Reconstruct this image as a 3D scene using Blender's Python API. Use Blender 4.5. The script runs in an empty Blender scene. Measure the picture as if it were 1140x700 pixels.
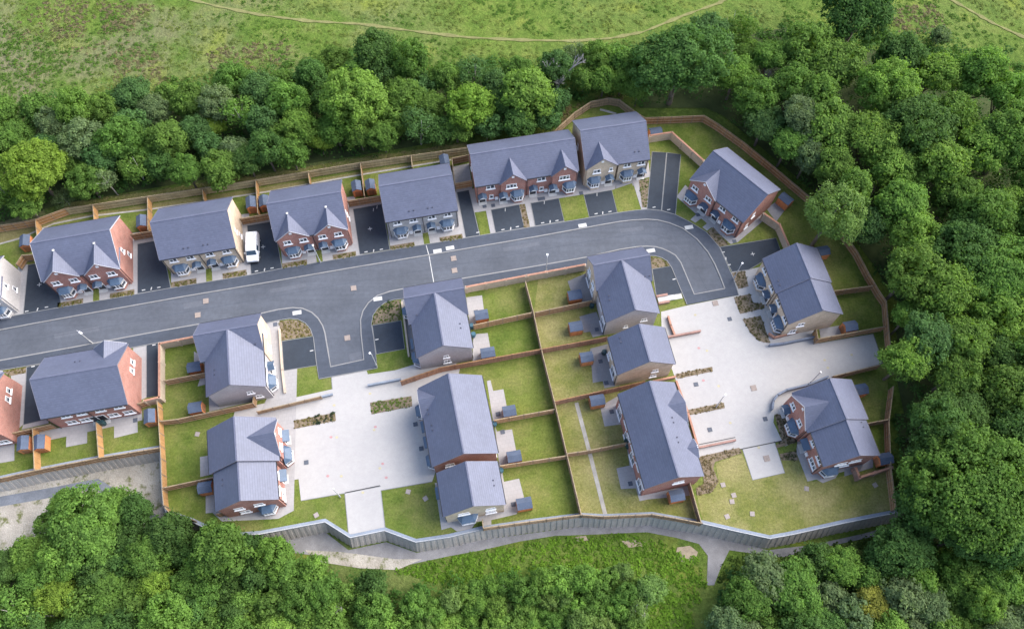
import bpy, math, random
import numpy as np
from mathutils import Vector, Matrix

random.seed(11)
scene = bpy.context.scene
COL = scene.collection
R = math.radians

# ------------------------------------------------------------------ survey
# The camera was solved from the house roofs of the photograph; W() turns a
# point read off the photograph (1140 x 700) into a place on the ground.
F_PX, PITCH, ROLL, CAM_Z = 896.62, R(65.2519), R(-0.273), 99.45
SP, CP, SR, CR = math.sin(PITCH), math.cos(PITCH), math.sin(ROLL), math.cos(ROLL)


def W(px, py, z=0.0):
    u, v = px - 570.0, py - 350.0
    u, v = CR * u + SR * v, -SR * u + CR * v
    d = (u, F_PX * CP - v * SP, -F_PX * SP - v * CP)
    t = (z - CAM_Z) / d[2]
    return d[0] * t, d[1] * t


def PX(x, y, z):
    dz = z - CAM_Z
    dep = y * CP - dz * SP
    u, v = x, -(y * SP + dz * CP)
    u, v = CR * u - SR * v, SR * u + CR * v
    return 570 + F_PX * u / dep, 350 + F_PX * v / dep


LOW = -2.6       # ground level below the retaining walls

# ------------------------------------------------------------------ tagging
def tag(o, label=None, cat=None, group=None, kind=None):
    if label: o['label'] = label
    if cat: o['category'] = cat
    if group: o['group'] = group
    if kind: o['kind'] = kind
    return o


def empty(name, loc=(0, 0, 0), rz=0.0):
    o = bpy.data.objects.new(name, None)
    o.empty_display_size = 0.3
    COL.objects.link(o)
    o.location = loc
    o.rotation_euler = (0, 0, rz)
    return o


def put(name, me, parent=None, M=None):
    o = bpy.data.objects.new(name, me)
    COL.objects.link(o)
    if parent is not None:
        o.parent = parent
    if M is not None:
        o.matrix_basis = M
    return o


# ------------------------------------------------------------------ mesh builder
class MB:
    def __init__(s):
        s.v, s.f = [], []

    def add(s, vs, fs):
        b = len(s.v)
        s.v += [tuple(p) for p in vs]
        s.f += [tuple(i + b for i in f) for f in fs]
        return s

    def box(s, x0, x1, y0, y1, z0, z1):
        return s.add([(x0, y0, z0), (x1, y0, z0), (x1, y1, z0), (x0, y1, z0), (x0, y0, z1), (x1, y0, z1), (x1, y1, z1), (x0, y1, z1)],
                     [(0, 3, 2, 1), (4, 5, 6, 7), (0, 1, 5, 4), (1, 2, 6, 5), (2, 3, 7, 6), (3, 0, 4, 7)])

    def prism(s, poly, a, b, axis='z'):
        """poly extruded from a to b along axis; poly given in the two other axes, in order"""
        n = len(poly)
        if axis == 'z':
            P = [(p[0], p[1], a) for p in poly] + [(p[0], p[1], b) for p in poly]
        elif axis == 'x':
            P = [(a, p[0], p[1]) for p in poly] + [(b, p[0], p[1]) for p in poly]
        else:
            P = [(p[0], a, p[1]) for p in poly] + [(p[0], b, p[1]) for p in poly]
        fs = [tuple(range(n))[::-1], tuple(range(n, 2 * n))]
        fs += [(i, (i + 1) % n, (i + 1) % n + n, i + n) for i in range(n)]
        return s.add(P, fs)

    def bar(s, p, q, w, h, up=(0, 0, 1)):
        p, q = Vector(p), Vector(q)
        d = (q - p).normalized()
        up = Vector(up)
        sd = d.cross(up)
        if sd.length < 1e-4:
            sd = d.cross(Vector((1, 0, 0)))
        sd.normalize()
        uu = sd.cross(d).normalized()
        a, b = sd * w / 2, uu * h / 2
        P = [p - a - b, p + a - b, p + a + b, p - a + b, q - a - b, q + a - b, q + a + b, q - a + b]
        return s.add(P, [(0, 3, 2, 1), (4, 5, 6, 7), (0, 1, 5, 4), (1, 2, 6, 5), (2, 3, 7, 6), (3, 0, 4, 7)])

    def tube(s, pts, rads, n=8):
        rings = []
        prev = None
        for i, p in enumerate(pts):
            p = Vector(p)
            d = (Vector(pts[min(i + 1, len(pts) - 1)]) - Vector(pts[max(i - 1, 0)])).normalized()
            a = d.cross(Vector((0, 0, 1)))
            if a.length < 1e-3: a = d.cross(Vector((1, 0, 0)))
            a.normalize()
            b = d.cross(a)
            rings.append([p + (a * math.cos(2 * math.pi * k / n) + b * math.sin(2 * math.pi * k / n)) * rads[i] for k in range(n)])
        vs = [q for r in rings for q in r]
        fs = []
        for i in range(len(pts) - 1):
            for k in range(n):
                fs.append((i * n + k, i * n + (k + 1) % n, (i + 1) * n + (k + 1) % n, (i + 1) * n + k))
        fs.append(tuple(range(n)))
        fs.append(tuple(range((len(pts) - 1) * n, len(pts) * n)))
        return s.add(vs, fs)

    def mesh(s, name, m, fix=True):
        me = bpy.data.meshes.new(name)
        me.from_pydata(s.v, [], s.f)
        if m is not None: me.materials.append(m)
        if fix:
            import bmesh
            bm = bmesh.new(); bm.from_mesh(me)
            bmesh.ops.recalc_face_normals(bm, faces=bm.faces)
            bm.to_mesh(me); bm.free()
        return me

    def build(s, name, m, parent=None, M=None):
        return put(name, s.mesh(name, m), parent, M)


# ------------------------------------------------------------------ materials
class NT:
    def __init__(s, name):
        s.m = bpy.data.materials.new(name)
        s.m.use_nodes = True
        s.t = s.m.node_tree
        s.n = s.t.nodes
        s.b = s.n['Principled BSDF']
        s.tc = None

    def node(s, typ, **k):
        n = s.n.new(typ)
        for a, b in k.items():
            if hasattr(n, a) and a not in n.inputs:
                setattr(n, a, b)
            else:
                n.inputs[a].default_value = b
        return n

    def link(s, a, b):
        s.t.links.new(a, b)

    def obj(s):
        if s.tc is None: s.tc = s.n.new('ShaderNodeTexCoord')
        return s.tc.outputs['Object']

    def world(s):
        if not hasattr(s, 'geo'): s.geo = s.n.new('ShaderNodeNewGeometry')
        return s.geo.outputs['Position']

    def noise(s, scale, detail=4, rough=.6, vec=None):
        n = s.node('ShaderNodeTexNoise', Scale=scale, Detail=detail, Roughness=rough)
        s.link(vec if vec is not None else s.world(), n.inputs['Vector'])
        return n.outputs['Fac']

    def ramp(s, fac, stops):
        r = s.n.new('ShaderNodeValToRGB')
        e = r.color_ramp.elements
        while len(e) < len(stops): e.new(.5)
        for k, (p, c) in enumerate(stops):
            e[k].position = p
            e[k].color = c if len(c) == 4 else (*c, 1)
        s.link(fac, r.inputs[0])
        return r.outputs[0]

    def mix(s, fac, a, b, mode='MIX'):
        n = s.n.new('ShaderNodeMix')
        n.data_type = 'RGBA'; n.blend_type = mode
        for sock, val in ((n.inputs[0], fac), (n.inputs[6], a), (n.inputs[7], b)):
            if hasattr(val, 'is_linked'): s.link(val, sock)
            elif isinstance(val, (int, float)): sock.default_value = val
            else: sock.default_value = (*val, 1) if len(val) == 3 else val
        return n.outputs[2]

    def math(s, op, a, b=None):
        n = s.n.new('ShaderNodeMath'); n.operation = op
        for k, val in ((0, a), (1, b)):
            if val is None: continue
            if hasattr(val, 'is_linked'): s.link(val, n.inputs[k])
            else: n.inputs[k].default_value = val
        return n.outputs[0]

    def bump(s, h, dist=.02, strength=.5):
        n = s.node('ShaderNodeBump', Strength=strength, Distance=dist)
        s.link(h, n.inputs['Height'])
        s.link(n.outputs[0], s.b.inputs['Normal'])

    def done(s, col, rough=.85, spec=.3):
        if hasattr(col, 'is_linked'): s.link(col, s.b.inputs['Base Color'])
        else: s.b.inputs['Base Color'].default_value = (*col, 1)
        s.b.inputs['Roughness'].default_value = rough
        s.b.inputs['Specular IOR Level'].default_value = spec
        return s.m


KE = .76          # base colours are set for the exposure of the picture


def g(c, k):
    return tuple(min(1, x * k) for x in c)


def speckled(name, col, amt=.25, scale=1.2, fine=14, rough=.9, spec=.2, bump=.0):
    if min(col) < .7: col = g(col, KE)
    t = NT(name)
    a = t.ramp(t.noise(scale, 5), [(.3, g(col, 1 - amt)), (.7, g(col, 1 + amt))])
    b = t.ramp(t.noise(fine, 3), [(.3, (.86,) * 3), (.7, (1.12,) * 3)])
    if bump: t.bump(t.noise(fine, 3), .05, bump)
    return t.done(t.mix(1, a, b, 'MULTIPLY'), rough, spec)


def brick(name, c1, c2, mortar):
    c1, c2, mortar = g(c1, KE), g(c2, KE), g(mortar, KE)
    t = NT(name)
    n = t.node('ShaderNodeTexBrick', Scale=1.0)
    n.inputs['Color1'].default_value = (*c1, 1)
    n.inputs['Color2'].default_value = (*c2, 1)
    n.inputs['Mortar'].default_value = (*mortar, 1)
    n.inputs['Mortar Size'].default_value = .012
    n.inputs['Brick Width'].default_value = .22
    n.inputs['Row Height'].default_value = .075
    sep = t.node('ShaderNodeSeparateXYZ'); t.link(t.obj(), sep.inputs[0])
    cmb = t.node('ShaderNodeCombineXYZ')
    t.link(t.math('ADD', sep.outputs[0], sep.outputs[1]), cmb.inputs[0]); t.link(sep.outputs[2], cmb.inputs[1])
    t.link(cmb.outputs[0], n.inputs['Vector'])
    v = t.ramp(t.noise(.9, 4), [(.3, (.82,) * 3), (.7, (1.12,) * 3)])
    v2 = t.ramp(t.noise(6, 3), [(.3, (.85,) * 3), (.7, (1.12,) * 3)])
    return t.done(t.mix(1, t.mix(1, n.outputs[0], v, 'MULTIPLY'), v2, 'MULTIPLY'), .9, .15)


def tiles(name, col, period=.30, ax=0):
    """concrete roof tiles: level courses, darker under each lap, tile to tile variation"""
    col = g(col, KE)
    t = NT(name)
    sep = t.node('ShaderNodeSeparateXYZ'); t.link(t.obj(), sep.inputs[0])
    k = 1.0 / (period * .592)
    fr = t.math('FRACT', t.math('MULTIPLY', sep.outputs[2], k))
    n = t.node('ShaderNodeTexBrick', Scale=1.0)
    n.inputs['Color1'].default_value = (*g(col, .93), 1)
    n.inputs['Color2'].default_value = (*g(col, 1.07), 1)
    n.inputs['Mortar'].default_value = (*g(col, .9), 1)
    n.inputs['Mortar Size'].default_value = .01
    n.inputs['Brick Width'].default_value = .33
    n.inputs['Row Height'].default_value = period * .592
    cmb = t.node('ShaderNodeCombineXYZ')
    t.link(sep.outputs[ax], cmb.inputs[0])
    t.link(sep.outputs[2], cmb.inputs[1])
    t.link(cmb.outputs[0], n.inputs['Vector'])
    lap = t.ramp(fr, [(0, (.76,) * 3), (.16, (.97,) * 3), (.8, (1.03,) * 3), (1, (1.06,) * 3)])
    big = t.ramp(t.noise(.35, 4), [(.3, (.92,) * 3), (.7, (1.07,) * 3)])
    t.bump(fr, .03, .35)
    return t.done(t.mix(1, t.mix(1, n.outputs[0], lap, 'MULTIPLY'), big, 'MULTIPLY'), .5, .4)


M = {}
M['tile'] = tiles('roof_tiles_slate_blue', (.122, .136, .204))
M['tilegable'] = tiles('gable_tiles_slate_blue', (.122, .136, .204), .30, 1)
M['red'] = brick('red_brick', (.49, .185, .14), (.40, .145, .115), (.46, .35, .31))
M['buff'] = brick('buff_brick', (.78, .61, .45), (.68, .52, .37), (.66, .57, .47))
M['grey'] = brick('grey_brick', (.52, .50, .50), (.45, .43, .44), (.56, .54, .53))
M['render'] = speckled('pale_render', (.58, .555, .55), .06, .5, 5)
M['lilac'] = speckled('grey_render', (.50, .475, .50), .08, .5, 5)
M['plinthred'] = brick('red_plinth_brick', (.42, .17, .13), (.36, .14, .11), (.4, .3, .27))
M['white'] = speckled('white_upvc', (.80, .80, .82), .03, 2, 8, .4, .4)
M['lead'] = speckled('blue_grey_lead', (.085, .135, .215), .15, 1.5, 9, .5, .4)
M['black'] = speckled('black_plastic', (.03, .03, .035), .1, 2, 8, .5, .4)
M['door'] = speckled('dark_door', (.035, .035, .045), .1, 2, 8, .4, .4)
t = NT('window_glass'); M['glass'] = t.done(t.ramp(t.noise(1.2, 2), [(.3, (.02, .025, .035)), (.7, (.07, .085, .11))]), .08, .6)
M['road'] = None
def asphalt(name, col, amt, streak=True):
    col = g(col, KE)
    t = NT(name)
    a = t.ramp(t.noise(.16, 6, .62), [(.32, g(col, 1 - amt)), (.68, g(col, 1 + amt))])
    b = t.ramp(t.noise(1.6, 5, .7), [(.3, (.88,) * 3), (.7, (1.1,) * 3)])
    c = t.ramp(t.noise(18, 2), [(.3, (.9,) * 3), (.7, (1.1,) * 3)])
    col_ = t.mix(1, t.mix(1, a, b, 'MULTIPLY'), c, 'MULTIPLY')
    if streak:
        mp = t.node('ShaderNodeMapping'); mp.inputs['Rotation'].default_value = (0, 0, R(-11)); mp.inputs['Scale'].default_value = (.06, 1.5, 1)
        t.link(t.world(), mp.inputs[0])
        s_ = t.ramp(t.noise(1, 4, .6, mp.outputs[0]), [(.35, (.93,) * 3), (.65, (1.06,) * 3)])
        col_ = t.mix(1, col_, s_, 'MULTIPLY')
    return t.done(col_, .8, .3)
M['road'] = asphalt('asphalt_worn', (.106, .119, .148), .16)
M['foot'] = asphalt('asphalt_footway', (.074, .088, .118), .10)
M['drive'] = asphalt('asphalt_drive', (.040, .052, .072), .16, False)
M['kerb'] = speckled('kerb_concrete', (.30, .30, .305), .12, 1, 10)
M['edging'] = speckled('edging_concrete', (.27, .275, .28), .12, 1, 10)
def paving(name, col, bw, bh, rot=-11, amt=.07, mort=.86):
    col = g(col, KE)
    t = NT(name)
    mp = t.node('ShaderNodeMapping'); mp.inputs['Rotation'].default_value = (0, 0, R(rot)); t.link(t.world(), mp.inputs[0])
    n = t.node('ShaderNodeTexBrick', Scale=1.0)
    n.inputs['Color1'].default_value = (*g(col, .97), 1); n.inputs['Color2'].default_value = (*g(col, 1.03), 1); n.inputs['Mortar'].default_value = (*g(col, mort), 1)
    n.inputs['Mortar Size'].default_value = .012; n.inputs['Brick Width'].default_value = bw; n.inputs['Row Height'].default_value = bh
    t.link(mp.outputs[0], n.inputs['Vector'])
    a = t.ramp(t.noise(.10, 7, .68), [(.3, g((1, 1, 1.02), 1 - amt * 1.3)), (.7, (1.05, 1.04, 1.03))])
    b = t.ramp(t.noise(1.3, 5, .7), [(.3, (.95,) * 3), (.7, (1.04,) * 3)])
    return t.done(t.mix(1, t.mix(1, n.outputs[0], a, 'MULTIPLY'), b, 'MULTIPLY'), .85, .2)
M['court'] = paving('block_paving', (.512, .500, .494), .22, .11)
M['slab'] = paving('slab_paving', (.42, .41, .415), .5, .5, -11, .09, .82)
M['slabdk'] = paving('slab_paving_grey', (.31, .31, .33), .5, .5, -11, .09, .82)

def grass(name, dark, light, dry, dryness, fine=9):
    dark, light, dry = g(dark, KE * 1.3), g(light, KE * 1.3), g(dry, KE * 1.3)
    t = NT(name)
    a = t.ramp(t.noise(.42, 8, .78), [(.36, dark), (.64, light)])
    d = t.ramp(t.noise(.13, 7, .72), [(dryness - .08, (0, 0, 0)), (dryness + .14, (1, 1, 1))])
    c = t.mix(d, a, dry)
    b = t.ramp(t.noise(3.6, 6, .8), [(.3, (.60,) * 3), (.7, (1.32,) * 3)])
    mp = t.node('ShaderNodeMapping'); mp.inputs['Rotation'].default_value = (0, 0, R(-11)); mp.inputs['Scale'].default_value = (.3, 1.6, 1)
    t.link(t.world(), mp.inputs[0])
    st = t.ramp(t.noise(1, 5, .7, mp.outputs[0]), [(.35, (.95,) * 3), (.65, (1.04,) * 3)])
    t.bump(t.noise(10, 4), .1, .7)
    return t.done(t.mix(1, t.mix(1, c, b, 'MULTIPLY'), st, 'MULTIPLY'), .95, .1)
M['lawn'] = grass('lawn_grass', (.078, .118, .022), (.135, .172, .036), (.190, .190, .066), .52)
M['green'] = grass('fresh_lawn', (.098, .132, .026), (.152, .180, .042), (.200, .192, .068), .55)
M['dry'] = grass('dry_lawn', (.118, .142, .034), (.188, .190, .056), (.265, .240, .105), .49)
M['bank'] = grass('bank_grass', (.135, .135, .045), (.185, .170, .065), (.21, .185, .085), .45)
M['soil'] = speckled('planting_soil', (.24, .19, .135), .25, 2.5, 12, .95, .1, .5)
M['gravel'] = speckled('pale_gravel', (.42, .40, .37), .2, .9, 16, .95, .1, .5)
M['sand'] = None
def sandy():
    t = NT('sandy_ground')
    a = t.ramp(t.noise(.35, 6, .7), [(.3, (.29, .265, .23)), (.68, (.46, .43, .385))])
    b = t.ramp(t.noise(7, 4, .7), [(.28, (.74,) * 3), (.72, (1.16,) * 3)])
    w = t.ramp(t.noise(.5, 5, .7), [(.56, (0, 0, 0)), (.66, (1, 1, 1))])
    t.bump(t.noise(5, 4), .15, .6)
    return t.done(t.mix(w, t.mix(1, a, b, 'MULTIPLY'), (.13, .14, .06)), .95, .1)
M['sand'] = sandy()
M['trackgrey'] = speckled('grey_track', (.29, .285, .295), .2, .6, 9, .95, .1, .4)
M['channel'] = speckled('drain_concrete', (.215, .235, .275), .2, .5, 6, .9, .15)
M['stone'] = None
def crib():
    t = NT('crib_concrete')
    a = t.ramp(t.noise(.4, 5, .7), [(.3, (.37, .345, .325)), (.7, (.47, .44, .415))])
    b = t.ramp(t.noise(5, 4, .7), [(.28, (.8,) * 3), (.72, (1.12,) * 3)])
    return t.done(t.mix(1, a, b, 'MULTIPLY'), .95, .15)
M['stone'] = crib()
M['coping'] = speckled('blue_grey_coping', (.29, .33, .40), .12, .8, 6)
def wood(name, col, amt=.2):
    col = g(col, KE * 1.12)
    t = NT(name)
    mp = t.node('ShaderNodeMapping'); mp.inputs['Scale'].default_value = (7, 7, .5); t.link(t.obj(), mp.inputs[0])
    a = t.ramp(t.noise(1, 3, .6, mp.outputs[0]), [(.3, g(col, 1 - amt)), (.7, g(col, 1 + amt))])
    b = t.ramp(t.noise(.7, 4, .6), [(.3, (.86,) * 3), (.7, (1.12,) * 3)])
    return t.done(t.mix(1, a, b, 'MULTIPLY'), .85, .2)
M['fence'] = wood('fence_larch', (.43, .245, .11))
M['fencebrown'] = wood('fence_brown', (.335, .19, .095))
M['fencepale'] = wood('fence_pale', (.34, .265, .175))
M['rail'] = wood('fence_rail', (.41, .285, .185))
M['fencered'] = wood('fence_red_brown', (.33, .19, .13))
M['fencedk'] = wood('fence_weathered', (.255, .20, .15))
M['fenceolive'] = wood('fence_olive_grey', (.40, .345, .215))
M['shed'] = wood('shed_cedar', (.74, .29, .13))
M['shedroof'] = speckled('shed_felt', (.105, .135, .20), .12, 1.5, 9, .85, .2)
M['cream'] = speckled('cream_wall', (.60, .50, .40), .1, .7, 6)
M['terracotta'] = speckled('terracotta_coping', (.46, .25, .18), .18, 1.2, 7)
M['pinkbrick'] = speckled('pink_brick', (.40, .25, .215), .14, 1, 8)
M['bluebrick'] = speckled('blue_brick', (.22, .255, .33), .14, 1, 8)
M['metal'] = speckled('galvanised_steel', (.50, .51, .53), .06, 2, 8, .45, .5)
M['ironcover'] = speckled('iron_cover', (.10, .115, .15), .15, 4, 12, .7, .4)
M['tan'] = speckled('tan_concrete', (.36, .30, .27), .12, 3, 12)
M['pale'] = speckled('pale_concrete', (.60, .60, .60), .08, 3, 12)
M['butt'] = speckled('dark_teal_plastic', (.03, .075, .085), .12, 2, 9, .5, .4)
M['buttblue'] = speckled('teal_plastic', (.05, .14, .20), .12, 2, 9, .5, .4)
M['vanpaint'] = speckled('white_van_paint', (.78, .79, .81), .02, 1, 4, .25, .5)
M['vanglass'] = speckled('van_glass', (.05, .085, .13), .1, 2, 6, .1, .6)
M['tyre'] = speckled('tyre_rubber', (.02, .02, .02), .1, 4, 12, .8, .2)
M['markwhite'] = speckled('white_marking', (.62, .62, .62), .15, 2, 9)
M['markred'] = speckled('red_marking', (.52, .30, .31), .1, 2, 9)
M['markyellow'] = speckled('yellow_marking', (.53, .48, .33), .1, 2, 9)
# ------------------------------------------------------------------ shared house pieces
ZE = 4.45                  # eaves
TAN = .7351                # roof pitch
CACHE = {}
M['ventgrey'] = speckled('vent_grey', (.07, .075, .11), .1, 2, 8, .6, .3)
M['verge'] = speckled('verge_grey', (.20, .20, .25), .08, 2, 7, .7, .2)
M['vergelight'] = speckled('verge_pale', (.50, .50, .54), .06, 2, 7, .6, .3)
M['tileridge'] = speckled('ridge_tiles', (.13, .14, .205), .08, 2, 7, .6, .3)


def cached(key, fn):
    if key not in CACHE: CACHE[key] = fn()
    return CACHE[key]


def Tm(x, y, z=0, rz=0):
    return Matrix.Translation((x, y, z)) @ Matrix.Rotation(rz, 4, 'Z')


def win_meshes(w, h, n):
    def mk():
        f = MB(); b = .095
        f.box(-w / 2, w / 2, -.05, .04, -h / 2, -h / 2 + b); f.box(-w / 2, w / 2, -.05, .04, h / 2 - b, h / 2)
        xs = [-w / 2 + (w - b) * k / n for k in range(n + 1)]
        for x in xs: f.box(x, x + b, -.048, .038, -h / 2 + b, h / 2 - b)
        if h > .7:
            for k in range(n):
                if k % 2 == 0: f.box(xs[k] + b, xs[k + 1], -.046, .03, h * .14, h * .14 + .06)
        p = MB().box(-w / 2 + .03, w / 2 - .03, -.022, .03, -h / 2 + .03, h / 2 - .03)
        s = MB().box(-w / 2 - .12, w / 2 + .12, -.16, .03, -h / 2 - .1, -h / 2 - .002)
        return f.mesh('window_frame', M['white']), p.mesh('window_pane', M['glass']), s.mesh('window_sill', M['white'])
    return cached(('win', w, h, n), mk)


def bay_meshes(w, big):
    def mk():
        d = .72
        o = [(-w / 2, 0), (-w / 2 + .42, -d), (w / 2 - .42, -d), (w / 2, 0)]
        def off(k): return [(x * (1 + k), y * (1 + k * 1.6)) for x, y in o]
        plinth = MB().prism(o, -.1, .62)
        fr = MB()
        fr.prism(off(.10), .622, .74); fr.prism(off(.05), 1.64, 1.84)
        pts = [Vector((x, y, 0)) for x, y in o]
        for a, b, n in ((0, 1, 1), (1, 2, 3), (2, 3, 1)):
            for k in range(n + 1):
                p = pts[a].lerp(pts[b], k / n)
                fr.bar((p.x, p.y, .72), (p.x, p.y, 1.72), .11, .11)
            fr.bar((pts[a].x, pts[a].y, 1.42), (pts[b].x, pts[b].y, 1.42), .05, .05)
        gl = MB().prism([(x * .97, y * .96) for x, y in o], .722, 1.718)
        ro = MB()
        e = off(.14)
        t_ = [(-w * .36, .02), (-w * .26, -.14), (w * .26, -.14), (w * .36, .02)]
        vs = [(x, y, 1.842) for x, y in e] + [(x, y, 1.90) for x, y in e] + [(x, y, 2.36) for x, y in t_]
        fs = [(0, 1, 2, 3)]
        for a in range(3):
            fs += [(a, a + 1, a + 5, a + 4), (a + 4, a + 5, a + 9, a + 8)]
        fs += [(8, 9, 10, 11), (0, 4, 8, 11, 7, 3)]
        ro.add(vs, fs)
        return fr.mesh('bay_frame', M['white']), gl.mesh('bay_pane', M['glass']), ro.mesh('bay_roof', M['lead']), plinth
    return cached(('bay', w, big), mk)


def canopy_mesh(w=1.25):
    def mk():
        m = MB(); d = .85
        m.prism([(-w / 2, 2.02), (0, 2.46), (w / 2, 2.02), (w / 2, 1.95), (0, 2.38), (-w / 2, 1.95)], -d, .02, 'y')
        gb = MB().prism([(-w / 2 + .1, 1.93), (0, 2.33), (w / 2 - .1, 1.93)], -d + .06, -d + .12, 'y')
        for s in (-1, 1): gb.bar((s * (w / 2 - .12), -.02, 1.5), (s * (w / 2 - .12), -d + .12, 1.92), .07, .07)
        return m.mesh('canopy_roof', M['lead']), gb.mesh('canopy_gable', M['white'])
    return cached(('can', w), mk)


def flat_canopy_mesh():
    def mk():
        m = MB()
        m.add([(-.75, -.8, 1.98), (.75, -.8, 1.98), (.75, 0, 2.35), (-.75, 0, 2.35), (-.75, -.8, 1.9), (.75, -.8, 1.9), (.75, 0, 1.9), (-.75, 0, 1.9)],
              [(0, 1, 2, 3), (4, 7, 6, 5), (0, 4, 5, 1), (1, 5, 6, 2), (2, 6, 7, 3), (3, 7, 4, 0)])
        return m.mesh('lean_to_canopy', M['lead'])
    return cached('flatcan', mk)


def door_mesh():
    def mk():
        fr = MB().box(-.55, -.45, -.04, .03, 0, 1.92).box(.45, .55, -.04, .03, 0, 1.92).box(-.449, .449, -.04, .03, 1.84, 1.92)
        return (MB().box(-.449, .449, -.03, .02, 0.0, 1.838).mesh('door', M['door']), fr.mesh('door_frame', M['white']),
                MB().box(-.6, .6, -.55, -.05, 0, .1).mesh('door_step', M['pale']))
    return cached('door', mk)


class House:
    def __init__(s, name, label, cat, group, sec):
        """sec: list of (x, y, rot_deg, w, d, wall_material, opts)"""
        x, y, a = sec[0][:3]
        s.root = tag(empty(name, (x, y, 0), R(a)), label, cat, group)
        s.inv = Tm(x, y, 0, R(a)).inverted()
        s.S = []
        for q in sec:
            x, y, a, w, d, wall = q[:6]
            o = q[6] if len(q) > 6 else {}
            S = dict(M=s.inv @ Tm(x, y, 0, R(a)), w=w, d=d, wy=d / 2 - .22, wx=w / 2 - .09, wall=wall, rise=o.get('rise', d / 2 * TAN), ze=o.get('ze', ZE), gx=o.get('gables', []), gp=o.get('gp', .26))
            S['tan'] = S['rise'] / (d / 2)
            s.S.append(S)
            s.section(S, o)

    def section(s, S, o):
        w, d, wy, wx, ze, rise, tn = S['w'], S['d'], S['wy'], S['wx'], S['ze'], S['rise'], S['tan']
        x0 = -w / 2 - o.get('ext', 0)          # roof run further back into the main range
        zt = ze + .22 * tn - .16
        za = ze + rise - .16
        wl = MB().prism([(-wy, -.3), (wy, -.3), (wy, zt), (0, za), (-wy, zt)], x0 + .09, wx, 'x')
        s.part('wall', wl, M[S['wall']], S)
        rf = MB().prism([(-d / 2, ze), (0, ze + rise), (d / 2, ze), (d / 2, ze - .13), (0, ze + rise - .14), (-d / 2, ze - .13)], x0, w / 2, 'x')
        roof = s.part('roof', rf, M['tile'], S)
        rd = MB().bar((x0 + .02, 0, ze + rise - .002), (w / 2 - .02, 0, ze + rise - .002), .18, .05)
        put('ridge', rd.mesh('ridge', M['tileridge']), roof)
        sides = o.get('gutters', (-1, 1))
        for sd in sides:
            cuts = sorted((uc - hw, uc + hw) for (gs, uc, hw, rs) in S['gx'] if gs == sd)
            a_ = x0 + .05
            gm = MB()
            for c0, c1 in cuts + [(w / 2 - .05, 99)]:
                if c0 - a_ > .25: gm.bar((a_, sd * (d / 2 + .05), ze - .1), (c0, sd * (d / 2 + .05), ze - .1), .10, .09)
                a_ = max(a_, c1)
            if gm.v: s.part('gutter', gm, M['black'], S)
        for ex in o.get('verge', (-1, 1)):
            X = ex * (w / 2 + .025)
            vb = MB()
            for sd in (-1, 1):
                vb.bar((X, sd * (d / 2 - .02), ze - .06), (X, 0, ze + rise - .05), .045, .13, (0, 0, 1))
            s.part('bargeboard', vb, M[o.get('vm', 'verge')], S)
        for ux in o.get('pipes', ()):
            px_, sd = ux
            dp = MB().tube([(px_, sd * (wy + .07), 0), (px_, sd * (wy + .07), ze - .1)], [.045, .045], 6)
            s.part('downpipe', dp, M['black'], S)
        for (sd, uc, hw, rs) in S['gx']:
            # front gable standing a little proud of the wall, its roof running back into the main slope
            yv = wy + S['gp']
            yb = d / 2 - rs / tn
            t_ = rs / hw
            f = lambda y: y * sd
            gr = MB().prism([(uc - hw, ze), (uc, ze + rs), (uc + hw, ze), (uc + hw, ze - .11), (uc, ze + rs - .12), (uc - hw, ze - .11)], f(yv + .1), f(yb - .1), 'y')
            s.part('gable_roof', gr, M['tilegable'], S)
            gwl = MB().prism([(uc - hw + .22, -.3), (uc + hw - .22, -.3), (uc + hw - .22, ze + .22 * t_ - .15), (uc, ze + rs - .15), (uc - hw + .22, ze + .22 * t_ - .15)], f(yv), f(wy - .1), 'y')
            s.part('gable_wall', gwl, M[S['wall']], S)
            vb = MB()
            for q in (-1, 1):
                vb.bar((uc + q * (hw - .02), f(yv + .12), ze - .05), (uc, f(yv + .12), ze + rs - .05), .04, .11)
            s.part('bargeboard', vb, M[o.get('gm', 'vergelight')], S)
            pl = MB().bar((uc, f(yv + .03), ze + rs * .52), (uc, f(yv + .03), ze + rs * .52 + .4), .36, .06, (0, 1, 0))
            s.part('plaque', pl, M['white'], S)
            if o.get('saddle'): s.part('lead_saddle', MB().bar((uc, f(yb - .25), ze + rs + .0), (uc, f(yb + .25), ze + rs + .03), .28, .06), M['pale'], S)

    def part(s, name, mb, m, S, local=None):
        return put(name, mb.mesh(name, m), s.root, S['M'] if local is None else S['M'] @ local)

    def place(s, k, side, u):
        """matrix of the point u along wall `side` of section k; local -y looks out of the wall"""
        S = s.S[k]
        if side in 'FB':
            sd = -1 if side == 'F' else 1
            y = S['wy']
            for (gs, uc, hw, rs) in S['gx']:
                if gs == sd and abs(u - uc) < hw - .2: y += S['gp']
            return S['M'] @ Tm(u, sd * y, 0, 0 if sd < 0 else math.pi)
        sx = -1 if side == 'L' else 1
        return S['M'] @ Tm(sx * S['wx'], u, 0, R(-90) if sx < 0 else R(90))

    def window(s, k, side, u, z, w, h, n=2):
        f, p, sl = win_meshes(w, h, n)
        X = s.place(k, side, u) @ Matrix.Translation((0, 0, z))
        o = put('window', f, s.root, X)
        put('pane', p, o); put('sill', sl, o)

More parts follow.
